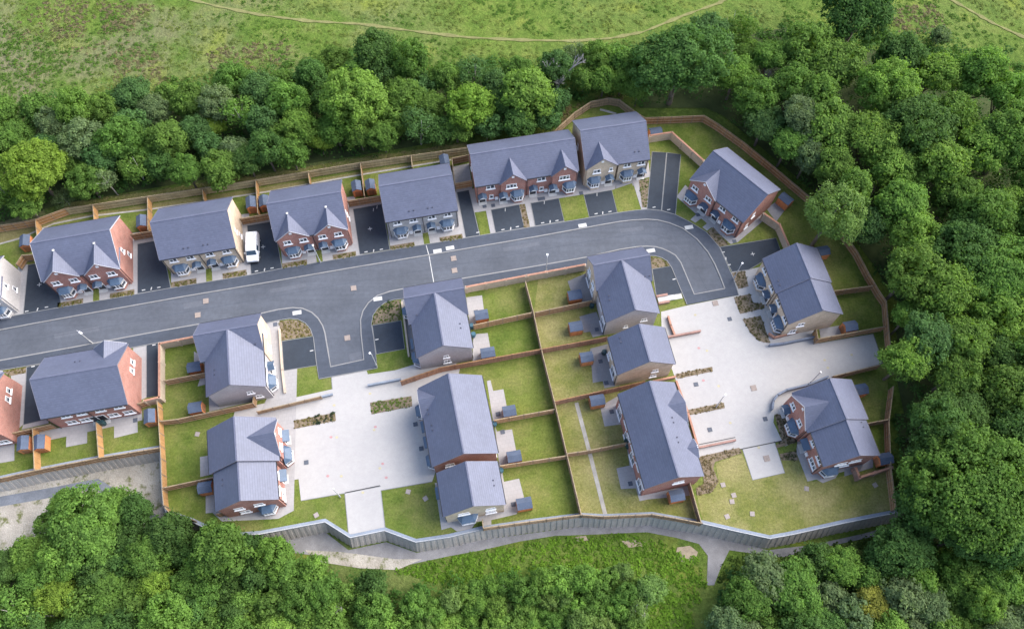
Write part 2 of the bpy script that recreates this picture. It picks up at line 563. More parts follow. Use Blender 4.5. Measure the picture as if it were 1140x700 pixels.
    def bay(s, k, side, u, w=2.0, plinth=True):
        fr, gl, ro, pl = bay_meshes(w, plinth)
        X = s.place(k, side, u)
        o = put('bay_window', fr, s.root, X)
        put('pane', gl, o); put('bay_roof', ro, o)
        wall = {'buff': 'buff', 'red': 'plinthred', 'grey': 'grey', 'render': 'render', 'lilac': 'lilac'}[s.S[k]['wall']]
        me = cached(('plinth', w, wall), lambda: pl.mesh('bay_plinth', M[wall]))
        put('plinth', me, o)

    def door(s, k, side, u, canopy=1):
        X = s.place(k, side, u)
        d, fr, st = door_mesh()
        o = put('door', d, s.root, X)
        put('frame', fr, o); put('doorstep', st, o)
        if canopy == 1:
            c, gb = canopy_mesh()
            c = put('porch_canopy', c, s.root, X); put('canopy_gable', gb, c)
        elif canopy == 2:
            put('porch_canopy', flat_canopy_mesh(), s.root, X)

    def meter(s, k, side, u):
        me = cached('meter', lambda: MB().box(-.24, .24, -.16, .02, .25, .85).mesh('meter_box', M['white']))
        put('meter_box', me, s.root, s.place(k, side, u))

    def vents(s, k, sd, u, frac):
        S = s.S[k]
        me = cached('vent', lambda: MB().box(-.08, .08, -.08, .08, -.04, .06).mesh('roof_vent', M['ventgrey']))
        for q in (0, .62):
            y = S['d'] / 2 * (1 - frac)
            put('roof_vent', me, s.root, S['M'] @ Matrix.Translation((u + q, sd * y, S['ze'] + frac * S['rise'] + .05)))




G_PAIR = 'pairs of houses along the street'


def pair(name, label, x, y, a, w, d, wall, gab, vent=True):
    gs = [(-1, -w * .245, 2.35, 2.3), (-1, w * .27, 2.35, 2.3)] if gab else []
    if gab == 2: gs = [(-1, -w * .26, 2.3, 2.05), (-1, w * .265, 2.3, 2.05)]
    h = House(name, label, 'house', G_PAIR, [(x, y, a, w, d, wall, dict(gables=gs, saddle=True, vm='vergelight' if gab == 1 else 'verge', pipes=[(0, -1), (-w / 2 + .25, -1), (w / 2 - .25, -1)]))])
    b = w / 2 - 1.75
    for sx in (-1, 1):
        h.bay(0, 'F', sx * b)
        h.door(0, 'F', sx * 1.0)
        h.meter(0, 'F', sx * 1.95); h.meter(0, 'F', sx * 2.12 + sx * .4)
        h.window(0, 'F', sx * (b + .25), 3.62, 1.05, .9)
        h.window(0, 'F', sx * 1.3, 3.62, 1.05, .9)
        h.window(0, 'B', sx * 3.3, 3.6, 1.1, .9); h.window(0, 'B', sx * 1.4, 3.6, .8, .8)
        h.window(0, 'B', sx * 3.2, 1.0, 1.6, 1.9, 3); h.door(0, 'B', sx * 1.2, 0)
        if vent: h.vents(0, -1, sx * 1.3 - .3, .2)
    for sd in 'LR':
        h.window(0, sd, -.9 if sd == 'R' else .9, 3.5, .6, .95, 1)
        h.window(0, sd, -.3 if sd == 'R' else .3, 1.4, .6, .95, 1)
    return h


pair('semi_detached_house', 'pale rendered house end at the far west of the street, mostly cut off', -72.73, 48.69, 11.6, 10.2, 6.4, 'render', 1)
pair('semi_detached_house', 'red brick pair with two front gables beside the pale rendered house end', -58.18, 53.97, 11.42, 10.21, 8.39, 'red', 1, False)
pair('semi_detached_house', 'buff brick pair with plain slate roof beside the parked white van', -43.08, 57.02, 10.86, 10.12, 8.25, 'buff', 0)
pair('semi_detached_house', 'red brick pair with two front gables and a lamp post at its path', -28.02, 59.87, 10.86, 9.96, 8.17, 'red', 2, False)
pair('semi_detached_house', 'grey walled pair with plain slate roof next to the long red terrace', -13.06, 62.62, 10.73, 10.04, 8.04, 'grey', 0)

# the terrace of four
w = 14.86
h = House('terraced_house', 'long red brick terrace of four homes with two slim gables', 'house', None,
          [(1.61, 68.38, 10.35, w, 7.33, 'red', dict(gables=[(-1, -.140 * w, 1.95, 2.0), (-1, .358 * w, 1.95, 2.0)], gp=.36, gm='verge', pipes=[(0, -1), (-w / 2 + .25, -1), (w / 2 - .25, -1)]))])
F = lambda f: (f - .5) * w
for f in (.06, .26, .56, .75): h.door(0, 'F', F(f))
for f in (.40, .915): h.bay(0, 'F', F(f), 1.9)
for f in (.345, .86): h.window(0, 'F', F(f), 3.55, 1.5, .95, 3)
for f in (.145, .64): h.window(0, 'F', F(f), 3.6, 1.2, .9)
for f in (.15, .645): h.window(0, 'F', F(f), 1.15, .6, .9, 1)
for f in (.20, .31, .69, .80): h.meter(0, 'F', F(f))
for f in (.1, .35, .62, .87): h.window(0, 'B', F(f), 3.6, 1.1, .9); h.window(0, 'B', F(f), 1.0, 1.6, 1.9, 3)
h.window(0, 'L', .5, 3.4, .6, .9, 1); h.window(0, 'R', -.5, 3.4, .6, .9, 1)

# buff two part pair at the bend
h = House('semi_detached_house', 'buff brick two part house with one slim gable at the road bend', 'house', None,
          [(12.15, 71.05, 10.0, 4.95, 8.7, 'buff', dict(gables=[(-1, -.05, 2.35, 2.1)], gm='verge', pipes=[(2.3, -1)], verge=(-1,))),
           (16.80, 71.86, 10.0, 4.55, 8.66, 'buff', dict(verge=(1,), pipes=[(2.0, -1)]))])
h.bay(0, 'F', -.95, 1.9); h.door(0, 'F', 1.25); h.window(0, 'F', -.7, 3.6, 1.05, .85); h.window(0, 'F', 1.35, 3.6, .5, .8, 1)
h.bay(1, 'F', -.75, 1.9); h.door(1, 'F', 1.4); h.window(1, 'F', -.9, 3.6, 1.05, .85); h.window(1, 'F', 1.15, 3.6, 1.05, .85); h.meter(1, 'F', .55); h.meter(0, 'F', .35)
h.vents(1, -1, .2, .25); h.window(0, 'L', .5, 3.4, .6, .9, 1); h.window(1, 'R', -.5, 3.4, .6, .9, 1)
for k in (0, 1): h.window(k, 'B', 0, 3.6, 1.1, .9); h.window(k, 'B', 0, 1.0, 1.6, 1.9, 3)

# angled red pair
w = 9.74
h = House('semi_detached_house', 'red brick pair set at an angle on the outside of the bend', 'house', None,
          [(31.38, 63.72, -47.47, w, 7.99, 'red', dict(gables=[(-1, -.25 * w, 2.4, 2.1)], pipes=[(-.1, -1), (w / 2 - .25, -1)]))])
for u in (-.38 * w, .32 * w): h.bay(0, 'F', u)
for u in (-.13 * w, .07 * w): h.door(0, 'F', u)
for u in (-.37, -.12, .13, .37): h.window(0, 'F', u * w, 3.6, 1.05, .9)
for u in (-.21, .165): h.meter(0, 'F', u * w)
for u in (-.3, 0, .3): h.window(0, 'B', u * w, 3.6, 1.1, .9); h.window(0, 'B', u * w, 1.0, 1.5, 1.9, 3)
h.window(0, 'R', -1.3, 3.4, .6, .9, 1); h.window(0, 'R', -2.0, 1.3, .6, .9, 1)

# stepped buff pair east of the court
h = House('semi_detached_house', 'buff brick stepped pair overlooking the pale courtyard from the east', 'house', None,
          [(37.94, 50.03, -78.3, 5.23, 7.78, 'buff', dict(verge=(-1, 1), pipes=[(2.3, -1)])),
           (38.91, 45.20, -79.0, 4.59, 7.38, 'buff', dict(verge=(1,), pipes=[(2.0, -1)]))])
h.bay(0, 'F', -.75, 2.1); h.door(0, 'F', 1.5); h.window(0, 'F', -1.3, 3.55, 1.05, .9); h.window(0, 'F', 1.4, 3.55, 1.05, .9)
h.bay(1, 'F', .9, 2.1); h.door(1, 'F', -1.2); h.window(1, 'F', -1.3, 3.55, 1.05, .9); h.window(1, 'F', 1.2, 3.55, 1.05, .9)
h.meter(0, 'F', .7); h.meter(1, 'F', -.35); h.vents(0, -1, 1.2, .18)
h.window(1, 'R', -1.6, 3.2, .9, .9, 2); h.window(1, 'R', -2.1, 1.2, .9, 1.0, 2)
for k in (0, 1): h.window(k, 'B', 0, 3.6, 1.1, .9); h.window(k, 'B', 0, 1.0, 1.6, 1.9, 3)

# southern row west part: rear walls face the gardens
def rear_pair(name, label, x, y, a, w, d, wall):
    h = House(name, label, 'house', 'red pairs backing onto the west gardens', [(x, y, a, w, d, wall, dict(gables=[(1, w * .285, 2.1, 1.7)], pipes=[(0, -1), (-w / 2 + .25, -1)]))])
    for u in (-.26, -.06 - .02, .14, .36): h.window(0, 'F', u * w, 3.65, 1.15, .85, 2)
    for u in (-.29, -.13, .21, .39): h.window(0, 'F', u * w, 1.35, 1.25, 1.0, 2)
    for u in (-.035, .06): h.door(0, 'F', u * w, 0)
    for u in (-.3, .3): h.bay(0, 'B', u * w)
    for u in (-.1, .1): h.door(0, 'B', u * w)
    for u in (-.35, -.12, .12, .35): h.window(0, 'B', u * w, 3.6, 1.05, .9)
    h.window(0, 'R', .95, 3.1, .7, 1.0, 1); h.window(0, 'R', 2.15, 3.0, .7, 1.0, 1)
    h.window(0, 'L', .95, 3.1, .7, 1.0, 1)
    h.vents(0, 1, -.6, .5)
    return h
rear_pair('semi_detached_house', 'red brick house end south of the road, only its gable in sight', -68.38, 31.15, 10.4, 10.38, 8.24, 'red')
rear_pair('semi_detached_house', 'red brick pair with wide rear slate roof facing two west gardens', -53.49, 34.94, 10.39, 10.38, 8.24, 'red')

# three T shaped houses
h = House('corner_house', 'T shaped corner house with buff gable and grey rendered south end', 'house', None,
          [(-36.05, 40.74, 10.82, 7.95, 5.45, 'buff', dict(rise=2.42)), (-34.83, 35.73, -79.15, 4.69, 7.39, 'lilac', dict(ext=2.7, rise=2.55, verge=(1,), pipes=[(2.0, 1)]))])
h.door(1, 'B', -1.35); h.bay(1, 'B', .75, 2.0); h.window(1, 'B', -1.3, 3.6, 1.05, .9); h.window(1, 'B', .9, 3.6, 1.3, .9)
h.window(0, 'R', .4, 3.2, .7, 1.0, 2); h.window(0, 'R', .1 - 1.0, 1.2, 1.1, 1.2, 2)
h.window(1, 'R', 1.35, 3.1, .8, .7, 2); h.window(1, 'R', 2.0, 1.4, .8, .7, 2)
h.window(1, 'F', .6, 1.0, 1.5, 1.9, 2); h.window(1, 'F', .6, 3.6, 1.1, .9); h.vents(0, -1, 2.6, .3); h.vents(1, -1, -.6, .4)
h = House('corner_house', 'T shaped corner house with grey walls between street and courtyard', 'house', None,
          [(-9.99, 45.77, 10.70, 7.75, 5.43, 'render', dict(rise=2.42)), (-9.01, 40.80, -79.28, 4.76, 7.30, 'lilac', dict(ext=2.7, rise=2.55, verge=(1,), pipes=[(2.0, 1)]))])
h.door(1, 'F', -.7, 2); h.bay(1, 'F', 1.2, 2.0); h.window(1, 'F', -.6, 3.6, 1.05, .9); h.bay(0, 'L', .6, 1.6)
h.window(1, 'R', .1, 3.0, .7, .7, 2); h.window(1, 'R', .1, 1.3, .9, .8, 2)
h.window(1, 'B', .6, 1.0, 1.5, 1.9, 2); h.window(0, 'R', 0, 1.0, 1.5, 1.9, 2); h.vents(0, -1, -2.7, .3); h.vents(1, 1, -.9, .3)
h = House('corner_house', 'T shaped corner house with buff west gable inside the road bend', 'house', None,
          [(14.36, 50.44, 11.08, 7.63, 5.25, 'buff', dict(rise=2.42)), (15.25, 45.50, -79.60, 4.60, 7.21, 'lilac', dict(ext=2.7, rise=2.5, verge=(1,), pipes=[(2.0, -1)]))])
h.window(0, 'L', .9, 3.3, 1.0, 1.0, 2); h.window(0, 'L', -1.1, 3.3, 1.0, 1.0, 2); h.window(0, 'L', .9, 1.0, 1.5, 1.9, 2); h.window(0, 'L', -1.1, 1.3, 1.0, 1.0, 2)
h.window(1, 'F', -.6, 3.5, 1.1, .9); h.window(1, 'F', 1.3, 3.5, 1.1, .9); h.window(1, 'F', .9, 1.0, 1.5, 1.9, 2)
h.window(1, 'R', -.6, 1.8, .5, .6, 1); h.window(1, 'R', 1.7, 3.0, .8, .6, 2); h.vents(0, -1, 2.9, .2); h.vents(1, -1, -1.0, .3)
h.door(1, 'B', .6); h.bay(1, 'B', -1.2, 1.9)

h = House('detached_house', 'small buff brick house with pink garden wall on its south side', 'house', None,
          [(16.43, 38.62, -78.97, 5.12, 7.57, 'buff', dict(pipes=[(2.2, -1), (-2.2, 1)]))])
h.window(0, 'F', -.6, 3.5, 1.1, .9); h.window(0, 'F', 1.5, 3.5, 1.1, .9); h.window(0, 'F', .9, 1.0, 1.5, 1.9, 2); h.window(0, 'F', -1.3, 1.3, .9, 1.0, 2)
h.window(0, 'R', 1.35, 3.1, .8, .7, 2); h.window(0, 'R', 1.35, 1.3, .8, .7, 2); h.door(0, 'B', -1, 1); h.bay(0, 'B', 1, 1.9); h.vents(0, -1, -1.9, .35)

# stepped red pair west court
h = House('semi_detached_house', 'red brick stepped pair with east gable beside the west garden', 'house', 'red brick stepped pairs',
          [(-32.60, 26.55, -78.72, 5.44, 8.37, 'red', dict(gables=[(1, -.12, 2.35, 2.3)], verge=(-1, 1), pipes=[(2.4, 1)])),
           (-31.60, 21.63, -78.91, 4.61, 7.38, 'red', dict(verge=(1,), pipes=[(2.0, 1)]))])
h.door(0, 'B', -1.0, 2); h.bay(0, 'B', 1.35, 2.2); h.window(0, 'B', -1.15, 3.6, .9, .9); h.window(0, 'B', .8, 3.6, .9, .9)
h.door(1, 'B', -1.1, 2); h.window(1, 'B', -.9, 3.55, .9, .9); h.window(1, 'B', 1.0, 3.55, 1.1, .9); h.window(1, 'B', 1.0, 1.2, 1.5, 1.1, 3)
h.bay(1, 'R', 1.6, 2.0, False); h.window(1, 'R', 1.1, 3.5, 1.1, .8); h.window(1, 'R', -1.3, 3.3, 1.1, .8); h.window(1, 'R', -1.1, 1.4, 1.2, .9)
h.window(0, 'F', 0, 1.0, 1.5, 1.9, 2); h.window(1, 'F', 0, 1.0, 1.5, 1.9, 2); h.vents(1, -1, -1.0, .35); h.vents(0, 1, -1.6, .2)

# long pair and the buff house south of it
w = 10.13
h = House('semi_detached_house', 'long red brick pair with small west gable facing the west courtyard', 'house', None,
          [(-6.75, 29.60, -78.12, w, 8.12, 'red', dict(gables=[(-1, -.30 * w, 1.9, 1.45)], pipes=[(0, -1)]))])
for f in (.2, .85): h.bay(0, 'F', (f - .5) * w, 1.9)
for f in (.42, .62): h.door(0, 'F', (f - .5) * w, 2)
for f in (.15, .4, .6, .85): h.window(0, 'F', (f - .5) * w, 3.6, 1.05, .9); h.window(0, 'B', (f - .5) * w, 3.6, 1.05, .9); h.window(0, 'B', (f - .5) * w, 1.0, 1.5, 1.9, 2)
h.window(0, 'R', -1.9, 3.3, 1.1, .9, 2); h.vents(0, -1, -1.9, .18); h.vents(0, -1, .2, .22)
h = House('detached_house', 'buff brick house with slate blue bay above the crib retaining wall', 'house', None,
          [(-4.98, 21.18, -79.10, 5.22, 7.42, 'buff', dict(pipes=[(2.3, -1)]))])
h.bay(0, 'R', -.95, 2.3, False); h.window(0, 'R', -1.3, 3.5, 1.3, .8, 2); h.window(0, 'R', 1.9, 3.3, 1.1, .8, 2); h.window(0, 'R', 1.9, 1.4, 1.2, .9, 2)
h.door(0, 'F', -.8, 2); h.window(0, 'F', 1.2, 3.6, 1.05, .9); h.window(0, 'F', -1.2, 3.6, 1.05, .9); h.window(0, 'F', 1.2, 1.2, 1.5, 1.1, 3)
h.window(0, 'B', 0, 1.0, 1.5, 1.9, 2); h.window(0, 'B', 1, 3.6, 1.1, .9); h.vents(0, 1, -.3, .25)

w = 12.01
h = House('terraced_house', 'long red brick terrace with one large and one small east gable', 'house', None,
          [(17.92, 27.70, -78.11, w, 7.32, 'red', dict(gables=[(1, -.24 * w, 2.1, 1.55), (1, .215 * w, 1.2, .9)], pipes=[(-.5, -1)]))])
for f in (.12, .30, .44, .57, .75, .93): h.window(0, 'F', (f - .5) * w, 3.5, 1.15, .95, 2)
for f in (.12, .40, .62, .9): h.window(0, 'F', (f - .5) * w, 1.0, 1.5, 1.9, 2)
for f in (.15, .4, .62, .88): h.window(0, 'B', (f - .5) * w, 3.6, 1.05, .9)
for f in (.12, .86): h.bay(0, 'B', (f - .5) * w, 1.8)
for f in (.36, .60): h.door(0, 'B', (f - .5) * w, 2)
h.window(0, 'R', .7, 3.6, 1.3, .7, 2); h.vents(0, 1, -1.3, .55); h.vents(0, 1, 1.2, .6)

h = House('semi_detached_house', 'red brick stepped pair with west gable below the pale courtyard', 'house', 'red brick stepped pairs',
          [(39.15, 31.19, -77.6, 5.21, 7.92, 'red', dict(gables=[(-1, 0, 2.35, 2.3)], verge=(-1, 1), pipes=[(2.35, -1)])),
           (40.18, 26.49, -78.96, 4.48, 7.17, 'red', dict(verge=(1,), pipes=[(2.0, -1)]))])
h.door(0, 'F', -1.35); h.bay(0, 'F', .95, 2.1); h.window(0, 'F', -1.15, 3.55, .95, .9); h.window(0, 'F', 1.05, 3.55, .95, .9); h.meter(0, 'F', -.45)
h.door(1, 'F', -1.25, 2); h.window(1, 'F', 1.1, 1.3, 1.5, 1.1, 3); h.window(1, 'F', -.9, 3.55, .8, .8); h.window(1, 'F', 1.2, 3.55, 1.1, .9); h.meter(1, 'F', -.3)
h.bay(1, 'R', -1.7, 2.0, False); h.window(1, 'R', -.9, 3.5, 1.3, .8, 2); h.window(1, 'R', .9, 3.6, 1.4, .7, 2); h.window(1, 'R', 0, 2.1, 1.2, .7, 2)
for k in (0, 1): h.window(k, 'B', 0, 3.6, 1.1, .9); h.window(k, 'B', 0, 1.0, 1.5, 1.9, 2)
h.vents(1, 1, -1.9, .3)
# ------------------------------------------------------------------ ground
def poly(pts, z=0.0):
    return [W(px, py, z) for px, py in pts]


def sheet(name, pts, m, z, thick=.0, kind='structure', world=False):
    P = pts if world else poly(pts, max(z, 0) if z > -1 else z)
    b = MB()
    if thick: b.prism(P, z - thick, z)
    else: b.add([(x, y, z) for x, y in P], [tuple(range(len(P)))])
    me = b.mesh(name, m)
    if not thick and me.polygons[0].normal.z < 0: me.flip_normals()
    return tag(put(name, me), kind=kind)


def ribbon(name, pts, width, m, z, kind='structure', thick=0.0):
    """a strip of constant width along a polyline read at ground level"""
    P = [Vector(p) for p in poly(pts, max(z, 0) if z > -1 else z)]
    L, Rr = [], []
    for i, p in enumerate(P):
        d = (P[min(i + 1, len(P) - 1)] - P[max(i - 1, 0)]).normalized()
        n = Vector((-d.y, d.x)) * width / 2
        L.append(p + n); Rr.append(p - n)
    b = MB()
    vs = [(q.x, q.y, z) for q in L] + [(q.x, q.y, z) for q in Rr]
    n = len(P)
    fs = [(i, i + 1, n + i + 1, n + i) for i in range(n - 1)]
    if thick:
        k = 2 * n
        vs += [(x, y, z - thick) for x, y, _ in vs]
        fs += [(i + k + 1, i + k, n + i + k, n + i + 1 + k) for i in range(n - 1)]
        fs += [(i + 1, i, i + k, i + 1 + k) for i in range(n - 1)] + [(n + i, n + i + 1, n + i + 1 + k, n + i + k) for i in range(n - 1)]
    b.add(vs, fs)
    me = b.mesh(name, m)
    if not thick and me.polygons[0].normal.z < 0: me.flip_normals()
    return tag(put(name, me), kind=kind)


WALL_MAIN = [(186, 571), (214, 580), (250, 597), (290, 594), (362, 580.5), (390, 598), (428, 590), (463, 603), (500, 597.5), (538, 588.5), (590, 581), (647, 574), (672, 575.5), (726, 573), (752, 577.5), (783, 582.5), (820, 591), (857, 599), (884, 594), (938, 582), (1004, 569)]
WALL_WEST = [(-60, 543), (0, 533), (38, 524.5), (109, 510.5), (178, 499)]
NORTH = [(-60, 262), (0, 251), (38, 244.5), (72, 232), (100, 228), (200, 213), (286, 200), (400, 181), (520, 164), (575, 152), (612, 150), (640, 125), (658, 113), (678, 109), (690, 111), (704, 122), (718, 131), (748, 130), (784, 128.5), (800, 138), (828, 158), (860, 184), (904, 221), (935, 252), (955, 280), (968, 305), (980, 325), (987, 335), (990, 369), (992, 389), (995, 430), (990, 468), (992, 518), (998, 566)]
FZ = 1.7
north_w = [W(px, py, FZ) for px, py in NORTH]
main_w = [W(px, py, 0) for px, py in WALL_MAIN]
west_w = [W(px, py, 0) for px, py in WALL_WEST]
site = north_w + main_w[::-1] + [W(182, 562), W(179, 530)] + west_w[::-1]
sheet('lawn', site, M['lawn'], 0.0, world=True)

# terrain below and round the site
wx_ = np.array([p[0] for p in west_w] + [W(180.5, 535)[0]] + [p[0] for p in main_w]); wy_ = np.array([p[1] for p in west_w] + [W(180.5, 535)[1]] + [p[1] for p in main_w])
XE = main_w[-1][0]


def sm(a, b, x):
    t_ = min(1, max(0, (x - a) / (b - a)))
    return t_ * t_ * (3 - 2 * t_)


def terrain(x, y):
    yw = float(np.interp(x, wx_, wy_))
    if x < XE + .5: k = sm(yw + 1.2, yw + 5, y)
    else:
        f_ = sm(0, 12, x - XE - .5)
        k = sm(yw + 1.2 - 5 * f_, yw + 5 + 12 * f_, y)
    z = LOW + (-.12 - LOW) * k
    far = max(0, abs(x) - 100, y - 150, -y - 10)
    return z


xs = sorted(set(list(np.arange(-105, 106, 1.25)) + [-900, -600, -400, -280, -200, -150, -125, 125, 150, 200, 280, 400, 600, 900]))
ys = sorted(set(list(np.arange(-5, 135, 1.25)) + [-500, -300, -150, -80, -40, -20, -10, 140, 150, 165, 190, 230, 300, 420, 600, 900]))
V = [(x, y, terrain(x, y)) for y in ys for x in xs]
nx = len(xs)
Fc = [(j * nx + i, j * nx + i + 1, (j + 1) * nx + i + 1, (j + 1) * nx + i) for j in range(len(ys) - 1) for i in range(nx - 1)]


def meadow():
    t = NT('rough_meadow')
    a = t.ramp(t.noise(.22, 7, .72), [(.28, (.058, .108, .020)), (.5, (.105, .162, .029)), (.72, (.160, .200, .044))])
    br = t.ramp(t.noise(.055, 7, .68), [(.43, (0, 0, 0)), (.58, (.9,) * 3)])
    sep = t.node('ShaderNodeSeparateXYZ'); t.link(t.world(), sep.inputs[0])
    west = t.ramp(t.math('MULTIPLY', t.math('ADD', sep.outputs[0], 100), .005), [(.12, (1, 1, 1)), (.5, (.12,) * 3)])
    c = t.mix(t.math('MULTIPLY', br, west), a, (.160, .145, .095))
    yl = t.ramp(t.noise(.11, 5, .6), [(.56, (0, 0, 0)), (.68, (.8,) * 3)])
    c = t.mix(yl, c, (.170, .215, .032))
    b = t.ramp(t.noise(2.2, 6, .75), [(.28, (.6,) * 3), (.72, (1.3,) * 3)])
    nr = t.ramp(t.math('MULTIPLY', sep.outputs[1], .01), [(.70, (.62,) * 3), (.86, (1, 1, 1))])
    t.bump(t.noise(1.6, 7, .75), .6, .7)
    return t.done(t.mix(1, c, b, 'MULTIPLY'), .95, .1)
M['meadow'] = meadow()
gm = bpy.data.meshes.new('ground')
gm.from_pydata(V, [], Fc)
gm.materials.append(M['meadow'])
for p in gm.polygons: p.use_smooth = True
tag(put('ground', gm), kind='structure')

# road, footways and kerbs
K_N = [(-60, 377), (0, 367), (36.6, 360), (100, 348.5), (203.7, 330), (290, 315.5), (350, 305), (400, 296.5), (490, 281.6), (600, 262.8), (640, 255.5), (670, 250), (690, 246.6), (704, 245), (720, 244), (732, 244.8), (745, 248), (760, 254), (776, 266), (788, 280), (796, 294), (802, 308), (807, 321)]
B_N = [(-60, 364), (0, 354), (25, 349.4), (60.5, 343), (92.7, 337.6), (150, 327.7), (186.6, 321), (278, 306), (310.6, 299.3), (399.7, 284.3), (432, 278.8), (533.7, 262.2), (600, 251.3), (640, 245), (686, 237), (708, 234), (722, 233), (736, 234.4), (752, 239), (768, 247), (786, 258), (801, 275), (810, 295), (817, 311), (822.4, 328)]
K_E = [(807, 321), (773, 327.4), (758, 292), (752, 284), (745, 280), (738, 276.8), (730, 274.6), (720, 274), (709, 274.6), (690, 277.5), (654, 286), (600, 295.5), (514, 310), (449, 321.3), (434, 324.2), (420, 329), (410, 337), (404, 346), (401.3, 356), (402, 372), (405, 400), (368, 408), (365, 390), (361.6, 370), (359, 362), (354, 354), (347, 347.5), (337, 343.2), (326, 342.3), (310, 344.3), (290, 348.8), (200, 364.3), (160, 371.5), (80, 386.5), (0, 401), (-60, 412)]
B_E = [(822.4, 328), (765, 339), (748, 298), (743, 290.5), (737, 286.8), (730, 284.8), (722, 284.2), (712, 284.6), (655, 297), (600, 306.5), (514, 322), (449, 332.2), (438, 333.5), (428, 337), (420, 343.5), (415, 351), (413.4, 361), (416, 376), (420, 409.5), (355, 421.6), (352, 402), (349, 376), (345.5, 366), (340, 359.5), (332, 355.3), (322, 354.4), (310, 356.4), (290, 360.6), (217, 373.6), (176, 381.3), (100, 395.5), (0, 412), (-60, 423)]
sheet('road', K_N + K_E, M['road'], .012)
FW = .09
sheet('pavement', K_N + B_N[::-1], M['foot'], FW, .12)
sheet('pavement', K_E + B_E[::-1], M['foot'], FW, .12)
ribbon('kerb', K_N, .16, M['kerb'], .105, thick=.12)
ribbon('kerb', K_E, .16, M['kerb'], .105, thick=.12)
ribbon('kerb_edging', B_N, .09, M['edging'], .097, thick=.1)
ribbon('kerb_edging', B_E[1:], .09, M['edging'], .097, thick=.1)
for pts in ([(477.5, 283.5), (483, 315)], [(474.4, 273), (477.5, 284)]):
    ribbon('road_marking', pts, .10, M['markwhite'], .102 if pts[0][1] < 280 else .017)

M['seam'] = asphalt('asphalt_joint', (.085, .098, .128), .1, False)
M['patch'] = asphalt('asphalt_patch', (.128, .140, .170), .1, False)
ribbon('road_seam', [(-60, 396), (0, 384.6), (100, 367), (200, 348.6), (300, 331), (400, 313), (500, 296), (600, 278.6), (660, 268), (700, 261.5), (725, 260.5), (745, 266), (762, 280), (775, 300), (788, 324)], .07, M['seam'], .0165)
ribbon('road_seam', [(361, 345), (376, 340), (400, 337)], .07, M['seam'], .0165)
for q in ([(204, 338), (226, 334), (227, 340), (205, 344)], [(300, 322), (340, 315), (341, 319), (301, 326)], [(388, 394), (402, 391), (403, 399), (390, 402)], [(560, 276), (600, 269), (601, 273), (561, 280)], [(690, 255), (716, 252), (717, 256), (691, 259)], [(60, 372), (110, 363), (111, 368), (61, 377)]):
    sheet('road_patch', q, M['patch'], .0155)


def drive(pts, edge=True):
    sheet('driveway', pts, M['drive'], .050, .06)
    if edge: ribbon('driveway_edging', pts + [pts[0]], .085, M['edging'], .062, thick=.07)
DRIVES = [
    [(31, 295), (56, 290.5), (69, 341.5), (26, 349.2)],
    [(153, 271.5), (179, 267), (190, 320.3), (153, 326.6)],
    [(275, 251), (304, 246.3), (314, 298.6), (279.5, 305)],
    [(393, 232.7), (425, 227.3), (434, 277.6), (400.5, 283.2)],
    [(508.6, 214), (522, 211.6), (534, 261.6), (518.3, 264.3)],
    [(29.6, 408.4), (50, 404.6), (54, 466), (26, 472.4)],
    [(163, 383.8), (176, 381.6), (176, 440), (163, 442.4)],
    [(313.6, 379.6), (348.4, 374.2), (352.6, 406.4), (316, 412.4)],
    [(414.4, 362), (446.6, 356.8), (450.6, 388), (419, 394)],
    [(726, 299.5), (747.5, 296), (760, 326), (731, 331)],
    [(546.6, 233.6), (578, 227.8), (583.6, 253.6), (551.8, 259)],
    [(590.8, 226.2), (622, 220.8), (628, 246), (596, 251.6)],
    [(650, 217), (681, 211.6), (687.2, 236.6), (656.2, 241.8)],
    [(726, 169), (742, 170), (736.2, 234), (720.2, 233)],
    [(742.6, 170), (758, 172), (752, 238.6), (736.8, 234.2)],
    [(801.5, 275), (864, 265), (869, 279), (834, 300), (815, 302.5)],
]
for d in DRIVES: drive(d)
# the courtyards
sheet('courtyard_paving', [(369, 419.6), (408, 412), (409.5, 416.5), (440, 412), (500, 394), (512, 410), (486, 522), (481, 536), (424, 546), (429, 590.5), (388, 594.5), (383.8, 548.6), (335, 557), (332.4, 533), (324, 534.4), (327, 568), (310, 575), (292, 578), (247, 580), (236, 560), (262, 455), (330, 442), (370, 433)], M['court'], .016)
sheet('courtyard_paving', [(736, 347), (765, 340), (822.4, 328.4), (814, 303), (834, 300), (868, 292), (900, 340), (909, 381), (912, 382), (972, 371.5), (983, 404), (928, 419), (940, 452), (900, 470), (873, 470), (862, 462), (861, 470), (870.7, 490.5), (862.5, 492), (873.6, 526), (838, 534), (826.5, 499), (778, 508), (776, 497), (755, 430), (737, 380)], M['court'], .016)
sheet('garden_path', [(873, 497), (888, 490.4), (886.4, 503), (899, 535.6), (909, 533.4), (916, 537.4), (930, 532), (934, 526), (953, 521), (950, 500), (900, 480)], M['slab'], .020)
for pts in ([(335, 557), (383.8, 548.6)], [(424, 545.6), (481, 535.8)], [(383.8, 548.6), (424, 541)], [(388, 594), (383.8, 549)], [(424, 546), (429, 590)], [(826.5, 499), (873, 490)], [(826.5, 499), (838, 534), (873.6, 526), (862, 491)], [(972, 371.5), (983, 404), (928, 419)], [(369, 419.6), (370, 433)]):
    ribbon('courtyard_edging', pts, .09, M['edging'], .026, thick=.02)
ribbon('drain_channel', [(384, 548.3), (423, 540.3)], .12, M['black'], .031)
ribbon('drain_channel', [(824, 500), (871, 490.3)], .12, M['black'], .031)
ribbon('drain_channel', [(778, 494.6), (818.6, 486.6)], .10, M['black'], .031)
